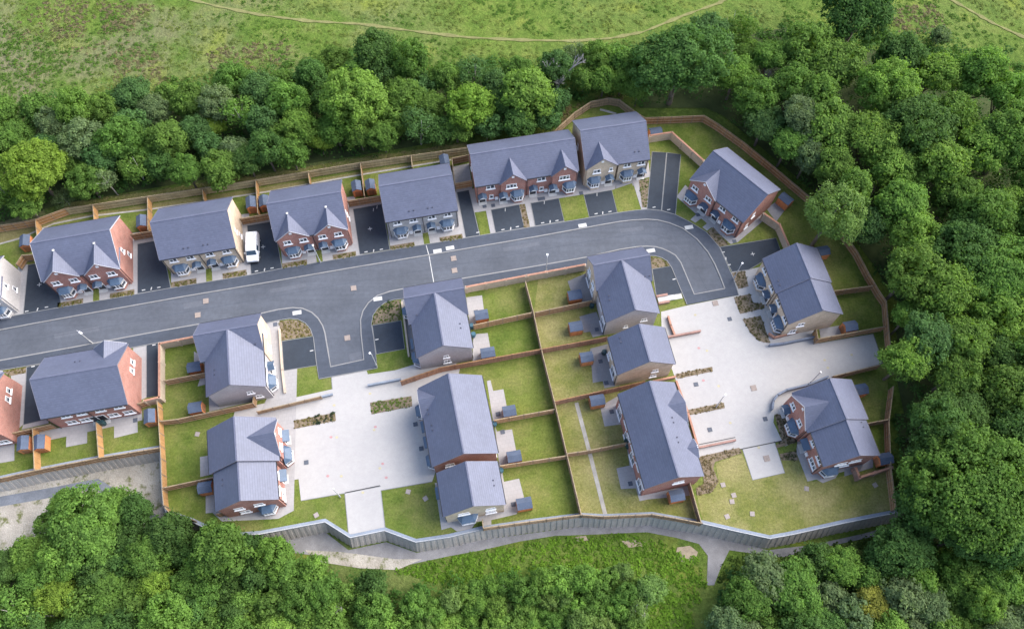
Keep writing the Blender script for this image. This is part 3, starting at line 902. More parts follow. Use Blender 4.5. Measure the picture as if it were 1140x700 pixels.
# house aprons and patios
def slab(pts, m='slab', z=.022): sheet('patio_paving', pts, M[m], z)
PAT = [
    [(74, 482), (97, 477), (97, 493), (73.5, 497.5)], [(127, 473), (153, 467), (153.4, 481), (127, 487.5)], [(43, 481), (158, 457), (158.5, 467.5), (44, 492)], [(-5, 486), (16, 482.5), (16, 512.5), (-5, 516)], [(5, 482), (22, 479), (22, 490), (5, 492)],
    [(220, 430), (232, 427), (233, 458), (283, 446), (284, 440), (230, 400), (216, 391), (216, 402), (226, 410)],
    [(222.6, 508.5), (236, 506), (239, 527), (223, 530.6)], [(229, 551), (240, 548.5), (242, 570), (229, 571)], [(318, 400), (331, 402), (327, 568), (310, 577), (292, 578), (287, 574), (247, 580), (236, 570)],
    [(296, 358.5), (311, 356), (317.5, 437), (318, 444), (300, 448), (292, 400)],
    [(519, 331), (536.6, 328.6), (538.6, 344), (541, 360), (523, 362)], [(527, 372), (543, 370.6), (546, 388), (549, 396), (526, 402)],
    [(632, 313), (655, 303), (662, 333), (640, 338), (636, 325)], [(645, 352.4), (664, 347), (674, 372), (660, 375.5), (657, 369), (650, 370)],
    [(657, 388), (676, 383), (690, 428.5), (673, 432), (671, 424), (660, 426)],
    [(542, 424), (546, 423), (549, 435), (560.5, 433), (566, 462), (549, 469)], [(551, 473), (553, 480), (570, 477.6), (577, 514), (556, 520)], [(559, 523), (561, 536), (578, 532.4), (584, 556), (575, 572), (547, 578.5), (547, 586), (538, 588), (537, 560)],
    [(484, 537), (491.5, 589.5), (502, 586.5), (509, 591.3), (525, 588), (530, 581), (562, 573), (560, 545)],
    [(668, 452), (689, 440), (700, 471.4), (689, 472.4), (673, 474.4)], [(689, 440), (697, 440), (724, 540), (724, 555), (712, 557.4), (701, 518)], [(722, 538), (768, 530), (771, 551), (722, 555.4)], [(686.3, 521), (703, 517.4), (711, 543), (691.3, 544)],
    [(153, 264), (183, 259), (182, 267), (153, 272)], [(267, 245), (305, 238), (304, 246.6), (275, 251)], [(387, 227), (426, 220), (425, 228), (392, 233)],
    [(503, 186), (522, 182), (526, 211.6), (507, 215)],
    [(20, 296), (31, 294), (26, 349.4), (0, 353.6), (-30, 358.6), (-30, 346), (18, 340)],
    [(508, 213), (688, 186), (722, 181), (724, 197), (710, 200), (685, 206.5), (684.6, 211), (621, 221), (533, 236), (524, 237), (515, 226)],
    [(541, 234.6), (546.4, 233.6), (551.6, 259.2), (546, 260)], [(584.4, 227.2), (590.4, 226.2), (595.6, 251.8), (590, 252.6)], [(704, 201), (711, 199.6), (720.2, 232.6), (714, 233.4)],
    [(753, 219), (763, 206), (822, 262), (815, 273)], [(818, 272.4), (811, 266), (846, 237), (853, 243)],
    [(768.5, 244.5), (778, 236), (784, 241), (774, 248)], [(782, 253), (792, 244.5), (797, 249), (787, 257)],
    [(853, 232), (872, 219), (881, 224), (864, 247)],
    [(148, 386.4), (163, 383.8), (163, 442.4), (152, 447)], [(12, 418), (29.6, 414), (26, 472.4), (18, 479)],
    [(26, 472.4), (54, 466.4), (54, 471), (24, 478)],
]
for k, p in enumerate(PAT): slab(p, 'slabdk' if p[0] in ((632, 313), (645, 352.4), (657, 388), (853, 232)) else 'slab', .022 + .0035 * (k % 5))
slab([(912, 366), (936, 362), (944, 370), (943, 375), (914, 380)], 'slab', .041)
slab([(940, 530), (972, 520), (972, 500), (940, 506)], 'slabdk', .041)
slab([(685, 205.5), (704, 200.5), (706, 206.5), (685.5, 211.5)], 'slabdk', .044)
slab([(446.5, 334), (456, 331), (470, 398), (458, 400)], 'slabdk', .041)
# aprons of the four similar pairs, each in the frame of its own house
for (x, y, a) in ((-58.18, 53.97, 11.42), (-43.08, 57.02, 10.86), (-28.02, 59.87, 10.86), (-13.06, 62.62, 10.73)):
    c, s_ = math.cos(R(a)), math.sin(R(a))
    T = lambda l: [(x + c * u - s_ * v, y + s_ * u + c * v) for u, v in l]
    sheet('house_apron', T([(-5.2, -6.15), (6.05, -6.15), (6.05, 4.0), (4.8, 4.0), (4.8, -3.0), (-4.8, -3.0), (-4.8, 3.6), (-5.2, 3.6)]), M['slab'], .042, world=True)
    sheet('turf_strip', T([(-.42, -6.35), (.42, -6.35), (.42, -4.0), (-.42, -4.0)]), M['green'], .050, world=True)
    for u0, u1 in ((-5.2, -1.75), (1.85, 5.15)):
        sheet('planting_soil', T([(u0, -6.25), (u1, -6.25), (u1, -5.15), (u0, -5.15)]), M['soil'], .050, world=True)
BEDS = [
    [(327, 468), (373, 459), (374, 468), (328, 477)], [(412, 448), (458, 440.6), (459, 452), (413.6, 461)],
    [(752, 416.4), (793, 408), (793.8, 413.2), (754, 421.4)], [(765.6, 456), (806, 448), (807, 454), (767, 462)],
    [(778, 508), (823, 498), (826, 504), (796, 514), (794, 521), (800, 536), (792, 548), (776, 551), (775, 543), (784, 538), (781, 519)],
    [(310.6, 358.4), (322, 356), (332, 356.6), (340, 361), (346, 368), (348, 373.4), (313.6, 378.8)],
    [(415, 361), (415.4, 354), (420, 345), (428, 339), (438, 335), (445, 334.4), (446.6, 356)],
    [(724, 286), (735, 288), (742, 291.5), (747, 295.4), (726, 299)],
    [(814.6, 303.6), (829, 301.5), (833.4, 318.6), (822, 321.6)], [(817, 331), (835, 327), (838.6, 337), (851, 338), (851, 343), (824, 349.4)], [(826.5, 355.4), (847, 351.4), (857.4, 381.6), (850, 381), (843, 378), (836, 371)],
    [(862.6, 462), (872, 460.4), (876, 465), (884, 485), (888, 491.6), (865, 498.4), (863.4, 495.6), (870.6, 490.6)], [(867.8, 505), (885.6, 502), (889, 512), (870, 512)],
    [(578.2, 228), (584, 227), (589.6, 252.6), (584, 253.6)], [(711, 200), (722, 199), (720.4, 231), (715, 231)],
    [(794, 252.6), (811, 272.4), (800.6, 274.6), (787.4, 258.6)],
    [(4, 413.4), (29, 408.8), (29, 415), (10, 418.6)],
    [(522, 322), (654, 298.6), (654.4, 300.4), (522, 324)],
]
for b in BEDS: sheet('planting_soil', b, M['soil'], .047)
# differing turf
sheet('lawn', [(605, 392), (618, 447), (631, 504), (648, 573), (672, 574.5), (726, 572), (752, 576), (780, 581.5), (768, 540), (705, 520), (690, 440), (677, 374)], M['dry'], .006)
sheet('lawn', [(512, 412), (603, 392), (617, 456), (630, 508), (646, 572), (538, 587), (536, 560), (560, 480)], M['green'], .007)
sheet('lawn', [(776, 552), (800, 536), (797, 515), (826, 505), (838, 534), (873, 526), (868, 512), (889, 512), (905, 536), (990, 520), (998, 565), (938, 580), (857, 597), (783, 581)], M['dry'], .008)
sheet('lawn', [(600, 306), (662, 297), (676, 372), (603, 388), (594, 349)], M['dry'], .009)
for p in ([(622.4, 221), (649.6, 216.6), (655.6, 241.8), (628.6, 246)], [(681.4, 211.6), (703.6, 204), (713.4, 233.4), (687.8, 236.6)], [(530, 237), (540.6, 234.8), (545.6, 260.2), (535, 261.8)], [(821.6, 269.6), (867, 251), (863, 264.6), (803, 274.6)]):
    sheet('turf_strip', p, M['green'], .045)
sheet('grass_bank', [(-60, 281), (0, 271.4), (20, 266), (60, 249), (102, 240.4), (164, 233.4), (226, 224.4), (298, 213.4), (380, 198.4), (420, 191.4), (502, 178), (520, 172), (520, 171), (400, 191.5), (286, 210), (200, 222), (100, 238), (72, 243), (38, 252), (-60, 272)], M['bank'], .012)
ribbon('gravel_strip', [(-60, 281), (0, 271.4), (20, 266), (60, 249), (102, 240.4), (164, 233.4), (226, 224.4), (298, 213.4), (380, 198.4), (420, 191.4), (502, 178)], .28, M['gravel'], .018)
ribbon('gravel_strip', [(641.6, 448), (656, 502), (674, 573)], .5, M['gravel'], .018)
ribbon('gravel_strip', [(668, 122), (676, 124), (686, 127)], .4, M['gravel'], .018)
M['earth'] = speckled('bare_earth', (.36, .30, .22), .25, 1.5, 9, .95, .1, .4)
# land below the walls
sheet('sandy_ground', [(-60, 552), (40, 535), (110, 520), (178, 505), (183, 565), (200, 590), (240, 620), (150, 640), (0, 640), (-60, 620)], M['sand'], LOW + .02)
ribbon('drain_strip', [(-60, 567), (0, 558), (60, 547.5), (107, 538), (150, 565), (178, 583), (215, 592)], 1.3, M['channel'], LOW + .035)
sheet('track', [(300, 612), (318, 598), (362, 592), (388, 612), (430, 603), (464, 615), (540, 600), (645, 586), (728, 584), (784, 594), (855, 612), (905, 606), (960, 594), (1004, 582), (1004, 590), (930, 606), (870, 620), (812, 612), (803, 630), (795, 651), (787, 651), (788, 618), (778, 605), (752, 598), (720, 592), (650, 595), (618, 596), (580, 602), (536, 612), (498, 619), (470, 625), (442, 631), (410, 629), (382, 622), (336, 616)], M['trackgrey'], LOW + .03)
sheet('sandy_ground', [(340, 612), (380, 614), (440, 622), (470, 622), (442, 634), (400, 632), (350, 624)], M['sand'], LOW + .04)
for p in ([(754, 609), (768, 607), (777, 614), (774, 624), (760, 626), (752, 618)], [(692, 602), (706, 600), (720, 603), (717, 608), (700, 609)], [(640, 597), (652, 596), (655, 601), (642, 603)]):
    sheet('bare_earth', p, M['earth'], LOW + .05)
PATHS = [[(190, -6), (240, 7), (290, 17), (345, 24), (400, 27), (460, 35), (520, 42), (580, 45), (640, 46), (680, 43), (716, 36), (760, 18), (800, 4), (815, -4)],
         [(1050, -5), (1080, 12), (1105, 26), (1140, 42), (1180, 55)]]
def zt(px, py, z0=0):
    z = z0
    for _ in range(4): z = terrain(*W(px, py, z))
    return z
STRAW = [(72, 231), (100, 227), (200, 212), (286, 199), (400, 180), (520, 163), (520, 159), (400, 176), (286, 195), (200, 208), (100, 223), (72, 226)]
sheet('grass_verge', STRAW, M['dry'], -.045)
for k, p in enumerate(PATHS):
    b = MB(); P = []
    for i in range(len(p) - 1):
        for q in range(8):
            f = q / 8
            px, py = p[i][0] * (1 - f) + p[i + 1][0] * f, p[i][1] * (1 - f) + p[i + 1][1] * f
            P.append(Vector((*W(px, py, zt(px, py)), 0)))
    L = []
    for i, q in enumerate(P):
        d = (P[min(i + 1, len(P) - 1)] - P[max(i - 1, 0)]).normalized(); n = Vector((-d.y, d.x, 0)) * (.24 + .09 * math.sin(i * 1.7) + .08 * math.sin(i * .6))
        for s_ in (1, -1): L.append((q.x + n.x * s_, q.y + n.y * s_, terrain(q.x + n.x * s_, q.y + n.y * s_) + .07))
    b.add(L, [(2 * i, 2 * i + 2, 2 * i + 3, 2 * i + 1) for i in range(len(P) - 1)])
    tag(b.build('path', M['footpath'] if 'footpath' in M else M.setdefault('footpath', speckled('trodden_path', (.225, .225, .095), .2, .8, 6, .95, .1))), kind='structure')

FLOOR = [[(-60, 150), (60, 130), (200, 112), (390, 78), (500, 88), (620, 84), (628, 128), (575, 143), (400, 173), (200, 204), (72, 226), (0, 247), (-60, 258)],
         [(712, 78), (790, 45), (880, 30), (990, 60), (1200, 105), (1200, 334), (997, 334), (975, 298), (958, 275), (905, 212), (862, 176), (830, 149), (806, 129), (786, 120), (712, 120)],
         [(997, 332), (1200, 332), (1200, 640), (1012, 590), (1001, 470), (1002, 400)]]
def floor_mat():
    t = NT('woodland_floor')
    a = t.ramp(t.noise(.5, 7, .75), [(.3, (.030, .045, .018)), (.7, (.070, .090, .034))])
    return t.done(a, .95, .1)
M['floor'] = floor_mat()
for pg in FLOOR:
    P = [Vector(W(px, py)) for px, py in pg]
    b = MB()
    if max(q[1] for q in pg) < 340:
        sheet('woodland_floor', [(q.x, q.y) for q in P], M['floor'], -.06, world=True)
        continue
    x0, x1 = min(q.x for q in P), max(q.x for q in P); y0, y1 = min(q.y for q in P), max(q.y for q in P)
    def inp(x, y):
        c = False
        for i in range(len(P)):
            a_, b_ = P[i - 1], P[i]
            if (a_.y > y) != (b_.y > y) and x < (b_.x - a_.x) * (y - a_.y) / (b_.y - a_.y) + a_.x: c = not c
        return c
    s_ = 1.25
    for gx in np.arange(x0, x1, s_):
        for gy in np.arange(y0, y1, s_):
            if inp(gx + s_ / 2, gy + s_ / 2):
                b.add([(x, y, terrain(x, y) + .06) for x, y in ((gx, gy), (gx + s_, gy), (gx + s_, gy + s_), (gx, gy + s_))], [(0, 1, 2, 3)])
    me = b.mesh('woodland_floor', M['floor'], False)
    tag(put('woodland_floor', me), kind='structure')

# ------------------------------------------------------------------ retaining walls
def retaining(label, pts, inward_left, m='stone'):
    T = [Vector((*p, 0)) for p in pts]
    x0, y0 = T[0].x, T[0].y
    root = tag(empty('retaining_wall', (x0, y0, LOW)), label, 'retaining wall')
    o = Vector((x0, y0, LOW))
    nrm = []
    for i in range(len(T)):
        d = (T[min(i + 1, len(T) - 1)] - T[max(i - 1, 0)]).normalized()
        nrm.append(Vector((d.y, -d.x, 0)))
    b, cp, rl = MB(), MB(), MB()
    for i in range(len(T) - 1):
        a, c = T[i], T[i + 1]
        n = max(1, round((c - a).length / .36))
        for k in range(n):
            f0, f1 = k / n, (k + 1) / n
            p, q = a.lerp(c, f0), a.lerp(c, f1)
            np_, nq = nrm[i].lerp(nrm[i + 1], f0), nrm[i].lerp(nrm[i + 1], f1)
            out = .89 + (.06 if k % 2 else 0)
            top = .055 if k % 2 else 0
            vs = [p + np_ * top, q + nq * top, q + nq * out + Vector((0, 0, LOW - .3)), p + np_ * out + Vector((0, 0, LOW - .3)),
                  p - np_ * .4 - Vector((0, 0, .03)), q - nq * .4 - Vector((0, 0, .03)), q + Vector((0, 0, LOW - .3)), p + Vector((0, 0, LOW - .3))]
            vs = [v - Vector((0, 0, .02)) for v in vs]
            b.add([v - o for v in vs], [(0, 1, 2, 3), (0, 4, 5, 1), (0, 3, 7, 4), (1, 5, 6, 2), (3, 2, 6, 7), (4, 7, 6, 5)])
        h = .14
        P4 = [a + nrm[i] * .1, c + nrm[i + 1] * .1, c - nrm[i + 1] * .36, a - nrm[i] * .36]
        cp.add([v + Vector((0, 0, -.015)) - o for v in P4] + [v + Vector((0, 0, h)) - o for v in P4], [(0, 3, 2, 1), (4, 5, 6, 7), (0, 1, 5, 4), (1, 2, 6, 5), (2, 3, 7, 6), (3, 0, 4, 7)])
        e = Vector((0, 0, h + .012))
        rl.bar(a + nrm[i] * .03 + e - o, c + nrm[i + 1] * .03 + e - o, .07, .04)
    b.build('wall_face', M[m], root); cp.build('coping', M['coping'], root); rl.build('edge_trim', M['pale'], root)
    return root
retaining('long grey ribbed retaining wall stepping along the southern garden edge', main_w, True)
retaining('grey ribbed retaining wall under the two west gardens above sandy ground', west_w, True)
retaining('short grey retaining wall under the orange fence above the sandy ground', [W(178.6, 500), W(179.6, 530), W(182, 560), W(186, 571)], True)

# ------------------------------------------------------------------ fences and garden walls
GF = 'timber garden fences'


def fence(label, pts, z=FZ, h=1.65, m='fence', step=1.85, post=True, group=GF, name='timber_fence', zb=0.0):
    P = [Vector((*W(px, py, z), 0)) for px, py in pts]
    o = P[0].copy(); o.z = zb
    root = tag(empty(name, o), label, 'fence', group)
    pn, cap, rl = MB(), MB(), MB()
    post_me = cached(('post', m, h), lambda: MB().box(-.055, .055, -.055, .055, -.15, h + .08).mesh('fence_post', M['fencedk' if m in ('fence', 'fencepale', 'fencebrown') else m]))
    spots = []
    for i in range(len(P) - 1):
        a, c = P[i] - P[0], P[i + 1] - P[0]
        n = max(1, round((c - a).length / step))
        for k in range(n):
            p, q = a.lerp(c, k / n), a.lerp(c, (k + 1) / n)
            dz = Vector((0, 0, h / 2 + .03))
            pn.bar(p + dz, q + dz, .035, h - .06)
            for zz in (.25, h * .52, h - .22):
                d = (q - p).normalized(); nn = Vector((d.y, -d.x, 0)) * .045
                rl.bar(p + nn + Vector((0, 0, zz)), q + nn + Vector((0, 0, zz)), .055, .12)
            cap.bar(p + Vector((0, 0, h + .012)), q + Vector((0, 0, h + .012)), .10, .03)
            spots.append(p)
    spots.append(P[-1] - P[0])
    rl.build('rail', M['rail' if m in ('fence', 'fencebrown', 'fencepale') else m], root); pn.build('panel', M[m], root); cap.build('capping', M['fencepale' if m != 'fencered' else 'fencebrown'], root)
    if post:
        for s_ in spots: put('post', post_me, root, Matrix.Translation(s_))
    return root


def gwall(label, pts, h=1.6, z=None, body='cream', cap='terracotta', wd=.24, pier=2.6, name='garden_wall', group=None):
    P = [Vector((*W(px, py, h if z is None else z), 0)) for px, py in pts]
    root = tag(empty(name, P[0]), label, 'wall', group)
    b, c, pr = MB(), MB(), MB()
    spots = []
    for i in range(len(P) - 1):
        p, q = P[i] - P[0], P[i + 1] - P[0]
        d = (q - p).normalized()
        b.bar(p + Vector((0, 0, h / 2 - .1)), q + Vector((0, 0, h / 2 - .1)), wd, h + .2)
        c.bar(p - d * .05 + Vector((0, 0, h + .035)), q + d * .05 + Vector((0, 0, h + .035)), wd + .02, .07)
        if pier:
            n = max(1, round((q - p).length / pier))
            spots += [p.lerp(q, k / n) for k in range(n + 1)]
    b.build('wall_body', M[body], root); c.build('coping', M[cap], root)
    if pier and h > 1:
        pm = cached(('pier', body, h), lambda: MB().box(-.19, .19, -.19, .19, -.2, h - .02).mesh('wall_pier', M[body]))
        seen = []
        for s_ in spots:
            if all((s_ - e).length > .4 for e in seen): put('pier', pm, root, Matrix.Translation(s_)); seen.append(s_)
    return root


# outer boundary
def seg(a, b): return NORTH[a:b + 1]
fence('orange panel boundary fence behind the far west pair, below the bright tree', seg(0, 3), m='fence')
fence('long straw grey boundary fence running behind four pairs under the north trees', seg(3, 8), m='fenceolive')
fence('pale curved boundary fence bulging behind the buff house at the bend', seg(9, 16), m='fencepale')
fence('brown rail boundary fence behind the angled red pair along the dark wood', seg(16, 22), m='fencebrown')
fence('brown boundary fence bending down the east gardens beside the wood', seg(23, 29), m='fencebrown')
fence('brown boundary fence behind the lower red stepped pair by the wood', seg(30, 33), m='fencebrown')
# dividers behind the street row
for lab, pts, m in (
        ('orange garden divider behind the white house and the west red pair', [(39, 244), (41, 263)], 'fence'),
        ('orange divider behind the middle of the west red pair', [(103, 228), (104.5, 246)], 'fence'),
        ('orange divider between the west red pair and the van house', [(164, 219), (164.5, 256)], 'fence'),
        ('thin orange divider behind the middle of the buff van house', [(225, 210), (226.4, 222)], 'fence'),
        ('orange divider between two sheds north of the white van', [(284.4, 200), (286.8, 237)], 'fence'),
        ('thin brown divider behind the middle of the red pair with the lamp', [(343, 192), (344.6, 204)], 'fencebrown'),
        ('brown divider between two sheds west of the grey walled pair', [(401, 181), (405.6, 218)], 'fencebrown'),
        ('short dark divider behind the middle of the grey walled pair', [(457.6, 173), (459, 186)], 'fencedk'),
        ('dark divider west of the paved yard beside the long red terrace', [(503, 176), (506.6, 206)], 'fencedk')):
    fence(lab, pts, m=m)
for lab, pts, m in (
        ('light brown front fence in the gap east of the pale rendered house', [(17.5, 294), (24, 284), (37, 283)], 'fence'),
        ('brown front fence closing the gap before the buff van house', [(145, 261), (169.5, 256.8)], 'fencebrown'),
        ('brown front fence at the head of the white van driveway', [(267, 243.4), (298.6, 237.8)], 'fencebrown'),
        ('brown front fence at the driveway head beside the grey walled pair', [(387, 223.6), (423.7, 217.6)], 'fencebrown'),
        ('low brown fence closing the paved yard beside the long red terrace', [(506.4, 204.4), (525.4, 200.6)], 'fencebrown'),
        ('brown back fence of the paved yard beside the long red terrace', [(503, 176), (521, 172.4)], 'fencebrown')):
    fence(lab, pts, m=m)
fence('pale straight timber fence spine between the two middle rows of gardens', [(585, 313), (594, 347), (603, 389), (617.5, 447), (631, 504), (647.4, 573)], m='fencepale')
for lab, pts, m in (
        ('timber divider between the two gardens east of the grey corner house', [(527, 361.6), (592, 347.6)], 'fence'),
        ('timber divider between the two gardens west of the buff corner house', [(596, 347.6), (660, 334)], 'fencebrown'),
        ('long reddish brown fence south of both corner house garden pairs', [(446, 424), (490, 409), (602, 388.4), (676, 374.6)], 'fencered'),
        ('reddish brown fence south of the small buff house garden', [(618, 446.4), (632, 443.2), (718, 424)], 'fencered'),
        ('timber divider south of the first garden east of the long pair', [(550, 467.4), (616.6, 455.4)], 'fence'),
        ('timber divider south of the second garden east of the long pair', [(557, 518), (630, 507)], 'fence'),
        ('timber fence along the wall top below the buff bay house garden', [(537, 578), (538, 587.4), (590, 580), (646, 572.6)], 'fencepale'),
        ('thin timber divider crossing the gravel strip behind the east terrace', [(631, 504.6), (656, 501), (697, 492.6)], 'fencebrown'),
        ('timber fence along the wall top below the east terrace garden', [(648.6, 572.6), (672, 574.4), (726, 572), (752, 576.4), (782, 582)], 'fencebrown'),
        ('dark brown fence south of the east terrace, running down to the wall', [(768, 536), (781, 582)], 'fencedk'),
        ('brown divider beside the blue shed of the T shaped house', [(182, 423.6), (229, 414.6)], 'fencebrown'),
        ('brown fence between the T shaped house and the stepped red pair below', [(178, 468.4), (196, 466.6), (281, 448.4), (282, 441)], 'fencebrown'),
        ('brown divider beside the shed of the stepped red pair by the west garden', [(181, 542.6), (238, 530.6)], 'fencebrown'),
        ('orange brown fence rounding the corner above the west retaining wall', [(183, 564), (188, 570), (214, 578)], 'fence'),
        ('short brown fence south of the stepped red pair by the west garden', [(240, 572), (247, 570)], 'fencebrown'),
        ('tall light orange fence along the west edge of the stepped red garden', [(174.6, 446), (175.4, 452), (178, 496), (179, 510), (180.4, 545), (182, 562)], 'fence'),
        ('orange divider between two sheds south of the red gable end', [(36, 476), (37, 500), (38, 522)], 'fence'),
        ('orange divider with dark barrels behind the wide slate roofed pair', [(106.6, 470), (109.6, 509)], 'fence'),
        ('timber fence along the west retaining wall top below two gardens', [(-60, 542), (0, 532), (38, 523.4), (109, 509.4), (177, 498)], 'fencebrown'),
        ('brown fence in the gap between the two west red pairs', [(12, 482), (56, 472)], 'fencebrown'),
        ('short brown fence east of the wide slate roofed pair', [(153, 449), (161, 446.6)], 'fencebrown'),
        ('thin timber divider between the gardens of the stepped buff pair', [(928, 323.6), (972, 318)], 'fencebrown'),
        ('yellow brown fence round the yard of the stepped buff pair', [(909, 366), (911, 377), (986, 363)], 'fence'),
        ('orange topped fence north of the lower red stepped pair garden', [(928, 418.4), (981, 405.4)], 'fencebrown'),
        ('thin pale divider between the gardens of the lower red stepped pair', [(965, 471), (990, 466.4)], 'fencepale')):
    fence(lab, pts, m=m, z=FZ if 'lower buff' not in lab else 1.2)
fence('low buff fence between the west courtyard and the grass by the junction', [(286, 458), (357, 441)], z=1.0, h=1.0, m='fencepale')

GW = 'rendered garden walls with orange copings'
gwall('cream wall with orange coping round the T shaped house garden corner', [(217, 374.6), (177.4, 382.4), (177.4, 442), (160.6, 446)], group=GW)
gwall('cream wall with orange coping between grey corner house and footway', [(519, 319.4), (585, 307)], group=GW)
gwall('cream wall with orange coping between buff corner house and footway', [(587, 306.6), (651, 294.6)], group=GW)
gwall('cream wall with bright orange coping bending beside the double driveway', [(724, 151), (748, 147.4), (783, 178.6)], group=GW)
gwall('pale curved wall with orange coping east of the angled red pair', [(851, 238), (868, 250), (878, 273)], group=GW)
gwall('pinkish brick wall round the yard south of the lower red stepped pair', [(953, 521), (957, 531), (993, 520)], h=1.3, body='pinkbrick', cap='terracotta')
GL = 'low brick walls round the courtyards'
for lab, pts, h_, bd, cp_ in (
        ('low pink brick wall jutting into the courtyard from the small buff house', [(743, 375), (768, 370.4), (780, 368)], .45, 'pinkbrick', 'pinkbrick'),
        ('low pink brick wall at the south end of the terrace courtyard', [(777, 498), (819, 489.6)], .35, 'pinkbrick', 'pinkbrick'),
        ('low pink brick edging along the front of the east terrace', [(753, 424), (766, 459), (777, 497)], .35, 'pinkbrick', 'terracotta'),
        ('low grey blue wall between west courtyard and grey corner house', [(409.6, 428.4), (446, 421.6)], .5, 'coping', 'coping'),
        ('low grey wall end beside the grass at the west courtyard', [(357, 441.4), (370, 438.4)], .4, 'coping', 'coping'),
        ('low curved blue brick wall round the lower red stepped pair corner', [(860, 455), (861.4, 446), (866, 439), (876, 433.6), (900, 427.6), (922, 419)], .7, 'bluebrick', 'bluebrick'),
        ('low blue brick wall below the stepped buff pair side path', [(857, 383.6), (872, 382), (908, 374.6)], .6, 'bluebrick', 'bluebrick'),
        ('low red brick plinth wall beside the stepped buff pair south gable', [(856, 371), (862.4, 375.4), (905, 364.4)], .5, 'pinkbrick', 'terracotta'),
        ('thin tan retaining strip beside the T shaped house footpath', [(311, 366), (314, 411.6), (317, 437)], .3, 'cream', 'cream'),
        ('thin dark retaining strip beside the grey corner house parking', [(447.4, 336), (455, 396)], .4, 'stone', 'cream'),
        ('pink brick wall stub beside the inner bend parking bay', [(744, 352), (747, 362), (751, 372)], .4, 'pinkbrick', 'terracotta'),
        ('pink wall north of the east terrace beside the hedge strip', [(727, 424), (752, 419)], .5, 'pinkbrick', 'terracotta')):
    gwall(lab, pts, h=h_, z=h_, body=bd, cap=cp_, wd=.22, pier=0, name='low_wall', group=GL)
# brick steps by the inner bend parking
x, y = W(741, 333)
st = tag(empty('brick_steps', (x, y, 0), R(11)), 'pale steps between two pink brick cheeks at the inner bend', 'steps')
MB().box(-1.1, 2.3, -.35, .35, -.05, .12).box(-1.1, 1.2, -.35, .35, .121, .24).build('treads', M['pale'], st)
for s_ in (-.55, .5): MB().box(-1.2, .35, s_ - .15, s_ + .15, -.05, .45).build('cheek', M['pinkbrick'], st)

# ------------------------------------------------------------------ sheds
def shed_meshes():
    w, d, h, r = 1.6, 1.25, 1.5, .36
    b = MB().prism([(-d / 2, 0), (d / 2, 0), (d / 2, h), (0, h + r), (-d / 2, h)], -w / 2, w / 2, 'x')
    ro = MB().prism([(-d / 2 - .05, h - .04), (0, h + r + .03), (d / 2 + .05, h - .04), (d / 2 + .05, h + .03), (0, h + r + .10), (-d / 2 - .05, h + .03)], -w / 2 - .05, w / 2 + .05, 'x')
    dr = MB().box(w / 2 + .002, w / 2 + .04, -.36, .36, .05, 1.28)
    fr = MB()
    for s_ in (-1, 1):
        for q in (-1, 1): fr.box(q * w / 2 - .035, q * w / 2 + .035, s_ * d / 2 - .035, s_ * d / 2 + .035, 0, h - .05)
    return b.mesh('shed_wall', M['shed']), ro.mesh('shed_roof', M['shedroof']), dr.mesh('shed_door', M['shed2']), fr.mesh('shed_corner', M['fence'])
M['shed2'] = wood('shed_door_board', (.40, .19, .10))
SB, SR_, SD, SF = shed_meshes()
SHEDS = [  # roof centre px, heading of the door end
    (27, 268, -79, 'shed behind the pale rendered house beside an orange divider'),
    (157, 246, -79, 'shed northeast of the west red pair, beside the orange divider'),
    (279, 225, -79, 'shed behind the white van driveway, beside the buff house'),
    (293.4, 223.6, -79, 'shed behind the red pair with the lamp, at its west corner'),
    (396.6, 207, -79, 'shed at the east corner of the red pair with the lamp'),
    (412, 205.6, -79, 'shed at the west corner of the grey walled pair'),
    (494.6, 178, -79, 'shaded shed at the northeast corner of the grey walled pair'),
    (730, 146, 10, 'blue roofed shed behind the wall with bright orange coping'),
    (875.4, 221, -48, 'shed at the east end of the angled red pair'),
    (916, 279, 10, 'shed half hidden behind the upper roof of the stepped buff pair'),
    (947, 362.6, 190, 'round shouldered shed in the stepped buff pair yard by a yellow fence'),
    (958.6, 433, 190, 'shed in the upper garden of the lower red stepped pair'),
    (986, 510, 190, 'dark shed beside the pinkish brick yard wall near the wood'),
    (25, 493, -79, 'western shed of two flanking an orange divider below the red gable'),
    (43, 492, -79, 'eastern shed of two flanking an orange divider below the wide slate roof'),
    (166, 463, -79, 'shed below the cream wall corner and the small driveway'),
    (216, 408, 10, 'upper shed at the west side of the T shaped house'),
    (217, 453, 10, 'lower shed at the west side of the T shaped house'),
    (228, 542, 10, 'shed at the west side of the stepped red pair'),
    (536, 350, 10, 'shed in the upper garden east of the grey corner house'),
    (543, 392, 10, 'shed in the lower garden east of the grey corner house'),
    (640, 328, 190, 'shed in the upper garden west of the buff corner house'),
    (641, 363, 190, 'shed in the lower garden west of the buff corner house'),
    (653, 397, 190, 'shed on the patio of the small buff house'),
    (567, 457, 190, 'shed in the first garden east of the long pair'),
    (572.4, 507.6, 190, 'shed in the second garden east of the long pair'),
    (583.6, 560, 190, 'shed in the lowest garden beside the buff bay house'),
    (665, 445, 190, 'shed in the first garden behind the east terrace'),
    (753.6, 551, 190, 'shed south of the east terrace beside the dark fence'),
]
for i, (px, py, rz, lab) in enumerate(SHEDS):
    x, y = W(px, py, 1.6)
    r_ = tag(empty('garden_shed', (x, y, .02), R(rz)), 'orange timber ' + lab if 'shed' in lab.split()[0] else lab, 'shed', 'timber sheds in back gardens')
    r_.scale = (1.05 + .06 * math.sin(i), 1.05, 1)
    put('wall', SB, r_); put('roof', SR_, r_); put('door', SD, r_); put('corner_trim', SF, r_)
